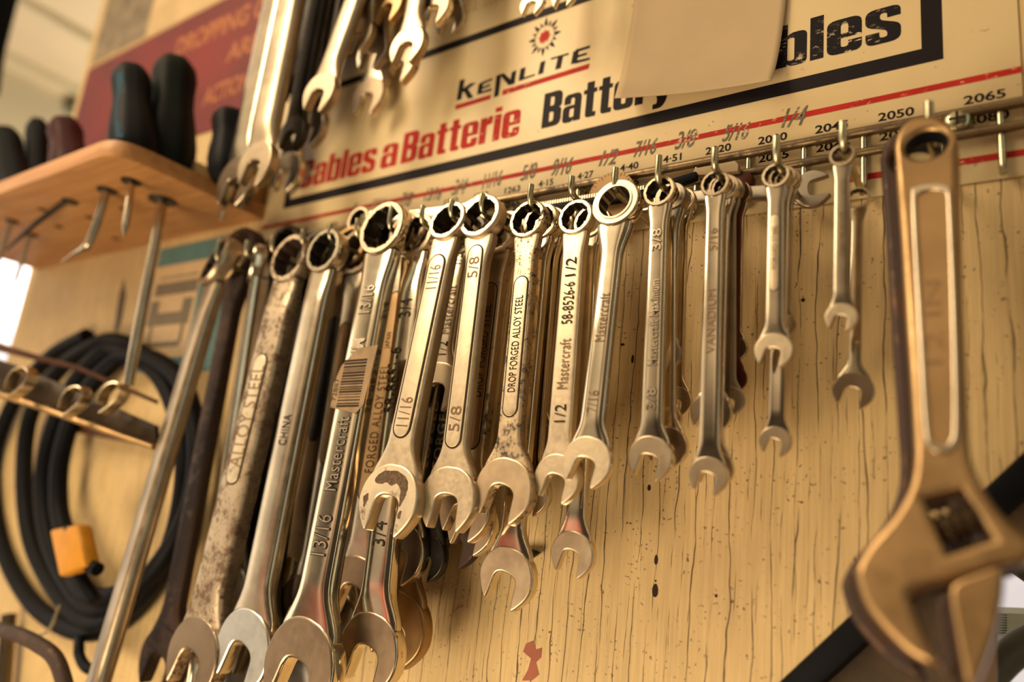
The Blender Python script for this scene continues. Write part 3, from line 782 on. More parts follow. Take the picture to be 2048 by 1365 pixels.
def wrench(name, label, group, ring, d0, jaw, d1, rw, sw, jw, sty, marks=(), panel=None, twist=0.0, hole=.69, ang=.26, ratchet=False, thick=1.0, tilt=.05, cat='wrench', rvis=True):
    """ring, jaw: photo pixels of the two ends; d0, d1: how far each end stands off the board; rw, sw, jw: pixel widths of ring, shank, jaw"""
    P0, P1 = at(*ring, d0), at(*jaw, d1)
    L = (P1 - P0).length; Z = (P0 - P1).normalized()
    Yv = Vector((0, 1, 0)); Yv = (Yv - Z * Yv.dot(Z)).normalized(); X = Yv.cross(Z)
    mt = Matrix.Identity(4)
    for i, v in enumerate((X, Yv, Z)):
        for j in range(3): mt[j][i] = v[j]
    mt.translation = P0
    if twist: mt = mt @ Matrix.Rotation(twist, 4, 'Z')
    k0 = mw(*ring, d0, 100) / 100
    k1 = mw(*jaw, d1, 100) / 100
    km = (k0 + k1) / 2
    Rr, a, ws = k0 * rw / 2, k1 * jw / 2, km * sw
    ts, tr, tj = ws * .46 * thick, Rr * .62 * thick, a * .38 * thick
    s_, f_, r_, in_, p_ = [x if isinstance(x, float) else M[x] for x in STY[sty]]
    root = thing(name, label, cat, mt, group)
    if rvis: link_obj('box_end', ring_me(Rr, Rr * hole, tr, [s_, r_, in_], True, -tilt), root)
    me, prof = shank_me(L, Rr, a, ws, ts, tr, tj, [s_], p_)
    shank = link_obj('shank', me, root); on = shank
    j = link_obj('open_end', jaw_me(a, tj, [s_, f_], ang), root); j.location = (0, 0, -L)
    if ratchet:
        V, F = [], []
        N = 48; pr = [(Rr*.66, -tr*.56), (Rr*.74, -tr*.56), (Rr*.74, tr*.56), (Rr*.66, tr*.56)]
        for r, y in pr:
            for k in range(N):
                th = 2*math.pi*k/N; rr = r
                zz = rr*math.cos(th); V.append((rr*math.sin(th), y*math.cos(tilt) + zz*math.sin(tilt), zz*math.cos(tilt) - y*math.sin(tilt)))
        for i in range(4):
            for k in range(N): F.append((i*N+k, i*N+(k+1) % N, ((i+1) % 4)*N+(k+1) % N, ((i+1) % 4)*N+k))
        new_mesh('ratchet_gear', V, F, M['grey'], 35, root)
    if panel:
        s0, s1, wf_, pm = panel
        zA, zB = -L * s1, -L * s0
        w = prof and ws * wf_
        _, h = ht_at(prof, (zA + zB) / 2)
        rim = curve_mesh([stadium(w * 1.16, zA - w * .08, zB + w * .08)], h * .10)
        for v in rim.vertices: v.co = (v.co.x, -h - .00005 - v.co.z, v.co.y)
        fin(rim, M['mark'], 40); link_obj('panel_groove', rim, shank)
        pm_ = curve_mesh([stadium(w, zA, zB)], h * .22, h * .05)
        for v in pm_.vertices: v.co = (v.co.x, -h - .00005 - v.co.z, v.co.y)
        fin(pm_, M[pm], 40); on = link_obj('panel', pm_, root)
    for mk in marks:
        s, sc_, hf, mm = mk[:4]
        V, F, w, hh = text_me(s, mk[4] if len(mk) > 4 else 0.0, 0.0, mk[5] if len(mk) > 5 else 1.05)
        H = ws * abs(hf); k = H / hh; kx = k * (mk[6] if len(mk) > 6 else 1.0)
        if hf < 0: kx = -hf * L / w; k = min(kx * 1.7, ws * .46 / hh)
        z = -L * sc_
        xo = mk[7] * ws if len(mk) > 7 else 0.0
        b = Bag(); NV = []
        for v in V:
            zz = z + (v.x - w / 2) * kx; xx = xo - (v.y - hh / 2) * k
            hw_, h = ht_at(prof, zz)
            pr = (1 - min(abs(xx) / hw_, .98) ** p_) ** (1 / p_)
            y = -h * pr - .0005
            if panel and -L * panel[1] < zz < -L * panel[0]: y = min(y, -h * 1.11 - .0003)
            NV.append((xx, y, zz))
        if mm == 'emboss':
            V2, F2, w2, h2 = text_me(s, .032, 0.0, mk[5] if len(mk) > 5 else 1.05)
            b2 = Bag(); b2.add([(xo - (v.y - h2 / 2) * k, -ht_at(prof, z + (v.x - w2 / 2) * kx)[1] - .0003, z + (v.x - w2 / 2) * kx) for v in V2], F2)
            b2.build('letter_outline', M['mark'], on)
            NV = [(x_, y_ - .00025, z_) for x_, y_, z_ in NV]; mm = 'letter'
        b.add(NV, F); b.build('stamped_text', M[mm], on)
    return root
W = []
def w(*a, **k): W.append(wrench('combination_wrench', *a, **k)); return W[-1]
GH, GB, GU = 'combination wrenches hanging in front on the hook rack', 'combination wrenches hanging behind others on the hook rack', 'wrenches hanging above the sign'
#@@LIST
# front row, left to right
w('longest chrome wrench at the left end of the rack, in front of the cable coil', GH, (443, 528), .058, (158, 1500), .080, 64, 43, 110, 'dull', twist=-.30, tilt=.2)
w('thin dull wrench second from the left end of the hook rack', GH, (515, 530), .043, (395, 1330), .048, 50, 29, 88, 'mixed', twist=-.55)
w('rust speckled wrench with a raised pale text panel and large grey jaw', GH, (588, 522), .056, (397, 1312), .070, 66, 54, 102, 'rusty', [('ALLOY STEEL', .43, -.26, 'mark_soft')], (.27, .60, .42, 'worn'))
w('smooth round shanked wrench stamped CHINA, with a bluish jaw', GH, (656, 506), .060, (497, 1296), .068, 63, 50, 109, 'blue', [('CHINA', .485, -.078, 'mark')])
w('polished 13/16 wrench with a torn barcode label stuck on its shank', GH, (774, 463), .060, (610, 1330), .080, 83, 57, 140, 'chrome_dark',
  [('13/16', .190, -.070, 'emboss', -.01), ('MAXIMUM', .372, -.165, 'emboss', .03, 1.05), ('Mastercraft', .560, -.165, 'emboss', -.005, 1.1), ('13/16', .738, -.085, 'emboss', -.01)])
w('polished 3/4 wrench with a stamped part number, partly under the leaning 11/16 wrench', GH, (838, 475), .046, (745, 1300), .060, 70, 52, 119, 'chrome_dark',
  [('3/4', .205, -.05, 'mark'), ('58-8651-6', .39, -.165, 'mark', 0.0, 1.05, 1.0, -.2), ('3/4', .755, -.055, 'mark')])
w('satin 11/16 wrench leaning left across the 3/4, dark flaking on its jaw', GH, (901, 447), .062, (785, 998), .078, 66, 49, 116, 'worn',
  [('11/16', .225, -.090, 'mark_soft', .0), ('11/16', .715, -.10, 'mark_soft', .0)], (.14, .80, .60, 'satin'), ang=.08, tilt=.14)
w('satin 5/8 wrench with a long recessed panel and bright jaw', GH, (967, 439), .060, (901, 996), .070, 76, 44, 111, 'satin',
  [('5/8', .200, -.080, 'mark_soft', .0), ('5/8', .745, -.085, 'mark_soft', .0)], (.115, .84, .62, 'satin'), ang=.08, tilt=.14)
w('grimy wrench with black lettering DROP FORGED ALLOY STEEL on its panel', GH, (1060, 443), .058, (1013, 978), .066, 68, 43, 116, 'speckled',
  [('DROP FORGED ALLOY STEEL', .490, -.36, 'mark', .0, 1.05)], (.235, .755, .60, 'satin'), hole=.70)
w('flat satin 1/2 wrench with plain black stamped part number', GH, (1155, 438), .058, (1118, 955), .062, 66, 46, 91, 'satin',
  [('1/2', .210, -.075, 'mark'), ('58-8526-6', .355, -.165, 'mark'), ('Mastercraft', .590, -.19, 'mark_soft'), ('1/2', .775, -.065, 'mark')], hole=.68)
w('polished ratcheting wrench with the widest round head in the middle of the row', GH, (1236, 411), .061, (1178, 922), .070, 91, 45, 98, 'ratchet', [('Mastercraft', .47, -.19, 'mark_soft'), ('7/16', .79, -.08, 'mark_soft')], ratchet=True, hole=.60)
w('polished 3/8 wrench with a long embossed shank, right of the ratcheting one', GH, (1321, 386), .058, (1303, 915), .062, 62, 40, 90, 'chrome', [('3/8', .200, -.085, 'emboss'), ('Mastercraft Maximum', .52, -.32, 'emboss'), ('3/8', .800, -.075, 'emboss')])
w('polished wrench hanging under the number 2020', GH, (1432, 370), .058, (1418, 950), .060, 56, 38, 79, 'chrome', [('5/16', .21, -.08, 'mark_soft'), ('VANADIUM', .50, -.22, 'mark_soft')])
w('small satin wrench with a recessed panel, hanging under the number 2030', GH, (1553, 354), .058, (1549, 700), .060, 56, 37, 78, 'pale', [('FORGED STEEL', .43, .26, 'mark_soft')], (.24, .68, .46, 'satin'))
w('smallest satin wrench of the row, hanging under the number 2045', GH, (1685, 313), .058, (1684, 634), .058, 52, 35, 67, 'pale', [('CHROME ALLOY', .5, .26, 'mark_soft')])
# second and further rows
w('dark rusty thin wrench between the two leftmost front wrenches', GB, (484, 512), .027, (330, 1318), .036, 66, 30, 82, 'rust_dark')
w('grey wrench behind and between the rusty wrench and the CHINA wrench', GB, (640, 512), .045, (520, 1300), .050, 68, 36, 96, 'shadesteel')
w('dull tan wrench with broad ring, just left of the 13/16 wrench', GB, (722, 508), .033, (612, 1222), .040, 70, 40, 106, 'mixed', (), (.22, .62, .40, 'tan'))
w('brown jawed wrench deep behind the CHINA wrench and the 13/16', GB, (706, 500), .025, (592, 1122), .029, 66, 40, 86, 'tan', (), (.24, .64, .44, 'shadesteel'))
w('added black wrench that darkens the slot of the 13/16 jaw', GB, (716, 500), .007, (588, 1440), .010, 60, 66, 90, 'black')  # put in so that the big jaw's slot looks dark
w('added black wrench that darkens the slot of the bluish jaw', GB, (622, 512), .006, (476, 1440), .012, 60, 62, 86, 'black')  # put in to darken the view through the bluish jaw
w('added black wrench darkening the gap between the 13/16 wrench and the orange tan panel', GB, (802, 476), .009, (712, 1096), .011, 60, 46, 74, 'black')  # put in to keep this gap between the shanks dark
w('dark steel wrench low in the gap left of the CHINA wrench', GB, (575, 500), .017, (462, 1180), .025, 62, 44, 80, 'shadesteel')
w('wrench with an orange tan panel stamped FORGED ALLOY STEEL JAPAN', GB, (822, 470), .030, (716, 1178), .040, 68, 50, 104, 'mixed', [('FORGED ALLOY STEEL', .555, -.30, 'mark', 0, 1.15), ('JAPAN', .335, -.048, 'mark')], (.19, .78, .56, 'tan'))
w('dull grey round jawed wrench seen low between the 13/16 and 3/4 jaws', GB, (790, 476), .018, (672, 1236), .024, 64, 38, 92, 'grey')
w('brown wrench whose big jaw sticks out right of the lowest 3/4 jaw', GB, (888, 470), .022, (800, 1252), .026, 66, 44, 116, 'tan')
w('dull chrome wrench whose jaw shows just right of the 11/16 jaw', GB, (915, 462), .034, (806, 1102), .037, 64, 38, 96, 'mixed')
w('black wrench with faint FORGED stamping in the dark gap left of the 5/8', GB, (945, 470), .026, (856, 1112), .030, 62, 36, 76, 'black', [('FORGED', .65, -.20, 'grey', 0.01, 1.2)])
w('short chrome wrench wedged between the 11/16 and the 5/8 shanks', GB, (928, 480), .044, (880, 772), .046, 54, 36, 84, 'chrome2', [('1/2', .15, -.07, 'mark_soft'), ('Mastercraft', .50, -.33, 'mark_soft'), ('1/2', .76, -.09, 'mark')], ang=.12)
w('stained wrench with stamped panel directly behind the 5/8 wrench', GB, (1001, 470), .046, (935, 1018), .050, 72, 46, 102, 'stained', [('DROP FORGED STEEL', .45, -.34, 'mark', .0)], (.20, .80, .60, 'tan'), hole=.70)
w('polished wrench with red tinged jaw tip behind the 5/8 jaw', GB, (1022, 464), .034, (946, 1050), .036, 66, 30, 94, 'chrome')
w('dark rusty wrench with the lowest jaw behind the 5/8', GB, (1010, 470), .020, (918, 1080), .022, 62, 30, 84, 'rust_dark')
w('bright chrome wrench hanging low behind the DROP FORGED ALLOY STEEL wrench', GB, (1086, 447), .045, (1018, 1152), .048, 66, 42, 107, 'chrome')
w('chrome wrench edge right of the DROP FORGED ALLOY STEEL wrench', GB, (1104, 452), .034, (1062, 985), .036, 62, 34, 80, 'chrome')
w('thin chrome wrench deepest on the hook of the DROP FORGED ALLOY STEEL wrench', GB, (1122, 455), .022, (1080, 880), .024, 56, 24, 66, 'chrome2')
w('polished wrench with a dark sided jaw hanging below the flat 1/2 wrench', GB, (1183, 447), .043, (1148, 1106), .046, 62, 38, 85, 'chrome')
w('rust spotted wrench close behind the flat 1/2 wrench', GB, (1196, 450), .030, (1178, 870), .032, 58, 30, 70, 'stained')
w('grey wrench whose half jaw shows highest beside the 3/8 shank', GB, (1345, 396), .046, (1334, 708), .047, 56, 28, 60, 'grey')
w('chrome wrench with a rust spotted jaw low beside the 3/8 shank', GB, (1352, 400), .036, (1330, 836), .038, 54, 28, 68, 'chrome2')
w('thin chrome wrench whose jaw tip is furthest right beside the 3/8', GB, (1366, 404), .026, (1354, 802), .027, 52, 24, 62, 'chrome')
w('dark chrome wrench right behind the big jaw of the 3/8', GB, (1340, 396), .046, (1336, 892), .048, 54, 30, 82, 'chrome_dark')
w('chrome wrench close behind the one under 2020, its jaw spreading both sides of the shank', GB, (1452, 378), .047, (1424, 824), .048, 54, 26, 84, 'chrome_dark')
w('thin chrome wrench with the highest jaw tip right of the wrench under 2020', GB, (1478, 388), .026, (1470, 696), .026, 50, 24, 52, 'chrome2')
w('dark maroon wrench with a stubby jaw right of the wrench under 2020', GB, (1470, 385), .034, (1464, 756), .035, 52, 28, 60, 'maroon')
w('grey jawed wrench just below the maroon jaw', GB, (1462, 382), .040, (1460, 800), .041, 52, 24, 60, 'grey')
w('chrome wrench peeking out low behind the jaw under 2020', GB, (1446, 376), .047, (1430, 936), .049, 54, 30, 78, 'chrome')
w('chrome wrench hanging lower directly behind the one under 2030', GB, (1566, 358), .046, (1552, 882), .047, 54, 32, 66, 'chrome')
w('chrome wrench whose jaw tip shows right of the small jaw under 2030', GB, (1576, 362), .036, (1567, 650), .037, 52, 26, 52, 'chrome2')
w('chrome wrench with a bright jaw hanging lower behind the smallest one', GB, (1716, 398), .030, (1708, 780), .030, 52, 26, 86, 'chrome_dark')
# hanging from above the picture, in front of the sign's upper edge
def u(label, ring, d0, jaw, d1, rw, sw, jw, sty, **k):
    jx, jy = jaw
    if ring is None:
        yy = -300; ring = (jx + (1696 - jx) * (jy - yy) / (jy + 5534), yy)
    return wrench('open_end_wrench', label, GU, ring, d0, jaw, d1, rw, sw, jw, sty, **k)
u('long chrome wrench at the far left above the sign, dark lower jaw', None, .056, (478, 364), .060, 60, 34, 66, 'mixed')
u('long pale wrench with a clean satin jaw in front of the red card', (668, -420), .072, (517, 328), .076, 56, 38, 62, 'dull')
u('dark wrench with an upright jaw left of the slanting one', (682, -330), .034, (597, 160), .036, 56, 40, 58, 'black')
u('satin wrench slanting down left across the others', (830, -330), .070, (644, 186), .074, 50, 32, 58, 'dull', ang=0.1)
u('bright satin jawed wrench second hanging right of the slanting one', None, .058, (721, 72), .060, 50, 34, 50, 'dull')
u('dull chrome wrench just below and right of the bright satin jaw', None, .045, (748, 106), .046, 50, 30, 54, 'grey')
u('grey wrench hanging lowest close to the sign panel', None, .018, (741, 194), .018, 50, 26, 58, 'mixed')
u('tan jawed wrench cut by the top edge of the picture', None, .055, (780, 14), .056, 50, 30, 52, 'tan')
u('bright white jawed wrench above the left end of the logo', None, .056, (819, 92), .058, 50, 30, 62, 'dull')
u('brown wrench behind the bright white jaw', None, .036, (802, 130), .036, 50, 26, 62, 'stained')
u('dark chrome wrench right of the bright white jaw', None, .050, (872, 18), .050, 50, 30, 56, 'chrome_dark')
u('small dark wrench further right of the bright white jaw', None, .036, (904, 40), .036, 60, 24, 50, 'grey')
u('tiny chrome jaw poking down above the star of the logo', None, .040, (1066, 8), .040, 50, 20, 44, 'chrome')
u('tiny chrome jaw tip right above the star of the logo', None, .040, (1130, -8), .040, 50, 20, 46, 'chrome')
u('dark grey wrench with jaw low beside the word Cables', None, .036, (622, 256), .036, 50, 28, 58, 'grey')
u('blackened wrench in the dark cluster beside the pale long wrench', None, .050, (588, 268), .052, 50, 26, 48, 'black')
u('small dark chrome wrench hanging lowest at the left border of the sign', None, .012, (577, 345), .012, 50, 24, 56, 'chrome_dark')
u('dark steel wrench deep in the cluster above the left of the sign', None, .022, (640, 130), .022, 50, 40, 60, 'black')
u('blackened wrench between the slanting one and the bright satin jaw', None, .034, (690, 60), .034, 50, 30, 50, 'black')
# dark flaked patch on the 11/16 jaw
fl = Bag(); ra = W[6]; ja = mw(785, 998, .078, 116) / 2; Lf = (at(901, 447, .062) - at(785, 998, .078)).length
for pts in ([(-.62, .42), (-.40, .66), (-.08, .74), (.30, .70), (.58, .56), (.66, .30), (.60, .02), (.50, -.20), (.46, .06), (.40, .26), (.22, .40), (.04, .34), (-.16, .42), (-.36, .34)],
            [(-.90, -.06), (-.76, .06), (-.72, -.12), (-.80, -.34), (-.86, -.24)], [(.52, -.34), (.62, -.30), (.60, -.52), (.53, -.50)]):
    fine = catmull([(x, z, 0) for x, z in pts], 3, True)
    fl.poly([(p.x * ja * .92 + random.uniform(-.0004, .0004), -ja * .19 - .00016, p.y * ja * .92 - Lf + random.uniform(-.0004, .0004)) for p in fine])
fl.build('flaked_patch', M['flake'], ra)
# torn barcode label on the 13/16 wrench
root = W[4]
lab = thing('barcode_label', 'torn brown barcode sticker on the shank of the 13/16 wrench', 'label', root.matrix_world.copy())
Lw = (at(774, 463, .060) - at(610, 1330, .080)).length
ws = mw(700, 780, .068, 57)
hl = ws * .5 * .5
o = curve_mesh([[(-.50*ws, -Lw*.455), (.40*ws, -Lw*.470), (.60*ws, -Lw*.45), (.72*ws, -Lw*.310), (.05*ws, -Lw*.315), (-.40*ws, -Lw*.355), (-.56*ws, -Lw*.40)]], .0002)
for v in o.vertices: v.co = (v.co.x, -hl - .0006 - v.co.z, v.co.y)
fin(o, M['barcode'], 40); o = link_obj('label_paper', o, lab)
bb = Bag(); z = -Lw * .455
while z < -Lw * .345:
    h = random.choice((.0006, .0009, .0015)); bb.poly([(-.30*ws, -hl-.0008, z), (.46*ws, -hl-.0008, z), (.46*ws, -hl-.0008, z+h), (-.30*ws, -hl-.0008, z+h)])
    z += h + random.choice((.0006, .0009, .0014))
V, F, w_, h_ = text_me('72887')
k = ws * .16 / h_
bb.add([(-.36*ws - v.y * k, -hl - .0008, -Lw*.44 + v.x * k) for v in V], F)
bb.build('barcode', M['mark'], o)

#@@ADJ
# ------------------------------------------------------------------ adjustable wrenches
def adj(name, label, shift, dd0, dd1, mat, mat2, detail=True, scale=1.0):
    def dep(y): return dd0 + (dd1 - dd0) * (y - 300) / 950.0
    pc = at(1858 + shift[0], 300 + shift[1], dep(300)); pj = at(1880 + shift[0], 1250 + shift[1], dep(1250))
    Z = (pc - pj).normalized(); Yv = Vector((0, 1, 0)); Yv = (Yv - Z * Yv.dot(Z)).normalized(); X = Yv.cross(Z)
    mt = Matrix.Identity(4)
    for i, v in enumerate((X, Yv, Z)):
        for j in range(3): mt[j][i] = v[j]
    mt.translation = pc; inv = mt.inverted()
    def loc(px, py):                      # onto the plane of the wrench's front face
        v = ray(px + shift[0], py + shift[1]); t = (pc - EYE).dot(Yv) / v.dot(Yv)
        p = inv @ (EYE + v * t); return (p.x * scale, p.z * scale)
    root = thing(name, label, 'wrench', mt, None)
    T = 0.0115
    def plate(nm, loops, t, bev, m_, y=0.0, par=root):
        me = curve_mesh(loops, t, bev, 3)
        for v in me.vertices: v.co = (v.co.x, y - v.co.z, v.co.y)
        fin(me, m_, 35); crisp(me); return link_obj(nm, me, par)
    def L_(pts, n=4, closed=True): return [(p.x, p.y) for p in catmull([(*loc(x, y), 0) for x, y in pts], n, closed)]
    outer = L_([(1852, 246), (1880, 249), (1905, 266), (1917, 300), (1919, 360), (1924, 560), (1932, 760), (1938, 890), (1950, 945), (1978, 1000), (2020, 1052), (2062, 1086), (2070, 1110), (2050, 1128), (2010, 1134), (1950, 1150), (1900, 1166), (1872, 1172), (1842, 1182), (1824, 1196), (1832, 1222), (1856, 1282), (1884, 1338), (1868, 1338), (1820, 1312), (1770, 1262), (1735, 1215), (1717, 1165), (1717, 1140), (1740, 1098), (1790, 1040), (1820, 985), (1830, 930), (1828, 860), (1815, 660), (1802, 460), (1793, 340), (1792, 298), (1806, 266), (1828, 250)])
    c = Vector(loc(1856, 303)); e = Vector(loc(1898, 300)); rr = (e - c).length
    hole = [(c.x + rr * math.cos(a), c.y + rr * .98 * math.sin(a)) for a in [2*math.pi*k/40 for k in range(40)]]
    win = [loc(*p) for p in ((1852, 1006), (1926, 988), (1986, 1086), (1896, 1116))]
    bd_ = plate('body', [outer, hole, win], T, .0026, M[mat])
    bd_.data.materials.append(M['dark'])  # wall of the hole coloured black for the shade inside it
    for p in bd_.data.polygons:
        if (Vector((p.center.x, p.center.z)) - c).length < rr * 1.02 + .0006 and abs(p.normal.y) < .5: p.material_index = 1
    jawp = L_([(1912, 1170), (1960, 1150), (2000, 1138), (2008, 1152), (2004, 1205), (1992, 1265), (1970, 1330), (1950, 1378), (1936, 1372), (1925, 1330), (1912, 1262), (1902, 1196)])
    plate('movable_jaw', [jawp], T * .92, .0016, M[mat], .0004)
    # knurled worm screw in its window
    wa, wb_ = Vector(win[0]).lerp(Vector(win[3]), .5), Vector(win[1]).lerp(Vector(win[2]), .5)
    N = 40; prof = []
    rw_ = (Vector(win[0]) - Vector(win[3])).length * .34
    for i in range(N + 1):
        u_ = i / N; prof.append((u_, rw_ * (.80 + .20 * math.cos(u_ * 2 * math.pi * 4))))
    lathe('worm_screw', (wa.x, .001, wa.y), (wb_.x, .001, wb_.y), prof, M['steel_bar' if detail else mat2], root, 24)
    if detail:
        rim_o = L_([(1833, 392), (1872, 386), (1900, 392), (1906, 420), (1914, 640), (1919, 860), (1912, 908), (1888, 918), (1862, 908), (1851, 860), (1838, 640), (1827, 420)], 5)
        rim_i = L_([(1843, 404), (1872, 398), (1892, 404), (1897, 430), (1905, 640), (1909, 850), (1903, 895), (1887, 903), (1870, 895), (1861, 850), (1848, 640), (1837, 430)], 5)
        plate('handle_rim', [rim_o, rim_i], .0016, .0006, M['chrome2'], -T / 2 - .0004)
        ln = [loc(*p) for p in ((1872, 742), (1872, 575))]
        V, F, w_, h_ = text_me('12 IN', .0)
        k = (Vector(ln[0]) - Vector(ln[1])).length / w_
        b = Bag(); b.add([(ln[0][0] + .003 - v.y * k * .45, -T / 2 - .0002, ln[0][1] + v.x * k) for v in V], F)
        b.build('stamped_text', M['stamp_tan'], root)
    return root
adj('adjustable_wrench', 'large bronze adjustable wrench with a worm screw, nearest at the right', (0, 0), .070, .118, 'tan', 'tan')
adj('adjustable_wrench', 'dark rusty adjustable wrench hidden behind the large bronze one', (-28, 24), .046, .078, 'rust_dark', 'rust_dark', False, 1.0)

#@@RAIL
# ------------------------------------------------------------------ tools lying on the rail
wrench('flat_wrench', 'big chrome wrench lying flat behind the hooks, right of the 3/8', None, (1296, 402), .014, (1622, 380), .016, 44, 32, 82, 'grey', ang=-.2)
wrench('flat_wrench', 'pale chrome wrench lying flat along the rail at the left', None, (722, 444), .024, (962, 416), .016, 40, 18, 46, 'pale')
f = slab('file', [at(1022, 424, .020), at(1030, 408, .020), at(1070, 406, .020), at(1290, 372, .020), at(1392, 342, .020), at(1392, 356, .020), at(1300, 392, .020), at(1072, 428, .020)], (0, .005, 0), M['dark'], None, .0008)
tag(f, 'long steel bar with a serrated upper edge resting on the rail behind the ratcheting head', 'tool')
teeth = Bag()
for k in range(44):
    u0 = k / 44; a_, b_ = at(1075 + 215 * u0, 406.5 - 34.5 * u0, .0205), at(1075 + 215 * (u0 + .013), 406.5 - 34.5 * (u0 + .013), .0205)
    dn_ = Vector((0, 0, -.0022)); up = Vector((0, 0, .0004))
    V = [a_ + up, b_ + up, b_ + dn_, a_ + dn_]; V += [v + Vector((0, .002, 0)) for v in V]
    teeth.add(V, box_faces())
teeth.build('serration', M['satin'], f)
t = slab('paint_scraper', [at(1383, 352, .016), at(1388, 336, .016), at(1420, 330, .016), at(1470, 320, .016), at(1477, 328, .016), at(1476, 342, .016), at(1430, 348, .016)], (0, .006, 0), M['paper'], None, .001)
tag(t, 'short bar with chipped cream and orange paint on the rail behind the hook under 2020', 'tool')
t = slab('red_block', [at(1458, 352, .013), at(1500, 344, .013), at(1506, 352, .013), at(1504, 368, .013), at(1470, 374, .013), at(1456, 366, .013)], (0, .007, 0), M['maroon'], None, .001)
tag(t, 'chipped dark red painted block behind the hook under 2020', 'tool')
c = at(1222, 392, .0135); r = mw(1222, 392, .0135, 90) / 2
me = curve_mesh([[(r * math.cos(a), r * math.sin(a)) for a in [2*math.pi*k/48 for k in range(48)]]], .001)
for v in me.vertices: v.co = (v.co.x, -v.co.z, v.co.y)
fin(me, M['gauge'], 40)
g = thing('gauge_disc', 'round tan gauge disc with ink ticks behind the ratcheting head', 'gauge', Matrix.Translation(c)); link_obj('disc', me, g)
tk = Bag()
for k in range(26):
    a = math.radians(200 - k * 9); ca, sa = math.cos(a), math.sin(a); L_ = .82 if k % 3 == 0 else .9
    tk.poly([Vector((r*.97*ca - .0002*sa, -.0007, r*.97*sa + .0002*ca)), Vector((r*.97*ca + .0002*sa, -.0007, r*.97*sa - .0002*ca)), Vector((r*L_*ca + .0002*sa, -.0007, r*L_*sa - .0002*ca)), Vector((r*L_*ca - .0002*sa, -.0007, r*L_*sa + .0002*ca))])
tk.build('tick_mark', M['mark'], g)
st_ = tube('staple', [at(899, 1233, .0005), at(901, 1232, .003), at(922, 1215, .003), at(924, 1214, .0005)], .0007, M['wire'], None, 8)
tag(st_, 'small bent staple in the wood below the 5/8 jaw', 'staple')
cl = slab('clip', [at(1040, 1098, .008), at(1062, 1100, .008), at(1073, 1106, .008), at(1060, 1116, .008), at(1040, 1118, .008)], (0, .006, 0), M['dark'], None, .0006)
tag(cl, 'small black clip stuck out right of the lowest chrome jaw', 'clip')

#@@LEFT
# ------------------------------------------------------------------ shelf with screwdrivers
zs = ZC + 0.2632; xs = -0.6335
SHT = 0.016
dF = 0.158
out = [(xs, 0), (xs, -.126), (xs - .003, -.143), (xs - .011, -.153), (xs - .024, -.1575), (xs - .04, -dF), (XL + .02, -dF), (XL + .02, 0)]
pts = [(p.x, p.y, zs) for p in catmull([(x, y, 0) for x, y in out[1:6]], 5)]
pts = [(xs, 0, zs)] + pts + [(XL + .02, -dF, zs), (XL + .02, 0, zs)]
shelf = slab('tool_shelf', pts, (0, 0, SHT), M['pine'], None, .0012)
tag(shelf, 'orange pine shelf with a rounded corner holding screwdrivers at the left', 'shelf')
hb = Bag()
def hole_at(px, py, r=.005):
    p = at_z(px, py, zs - .0004)
    hb.add([(p.x + r * math.cos(a), p.y + r * math.sin(a), p.z) for a in [2*math.pi*k/14 for k in range(14)]], [tuple(range(14))])
for px, py in ((118, 454), (180, 436), (248, 418), (85, 420), (232, 478), (60, 470)): hole_at(px, py)
hb.build('drilled_hole', M['mark'], shelf)
bt = box('cleat', (XL + .05, -.024, zs + SHT), (xs - .006, 0, zs + SHT + .030), M['pine'], None, .001)
tag(bt, 'orange wooden cleat along the wall on top of the shelf', 'cleat')
p = at(405, 312, .045)
bk = box('wood_block', (p.x - .022, -.060, zs + SHT), (p.x + .018, -.030, zs + SHT + .032), M['pine_pale'], None, .002)
tag(bk, 'pale wooden block standing on the shelf behind the tallest handle', 'block')
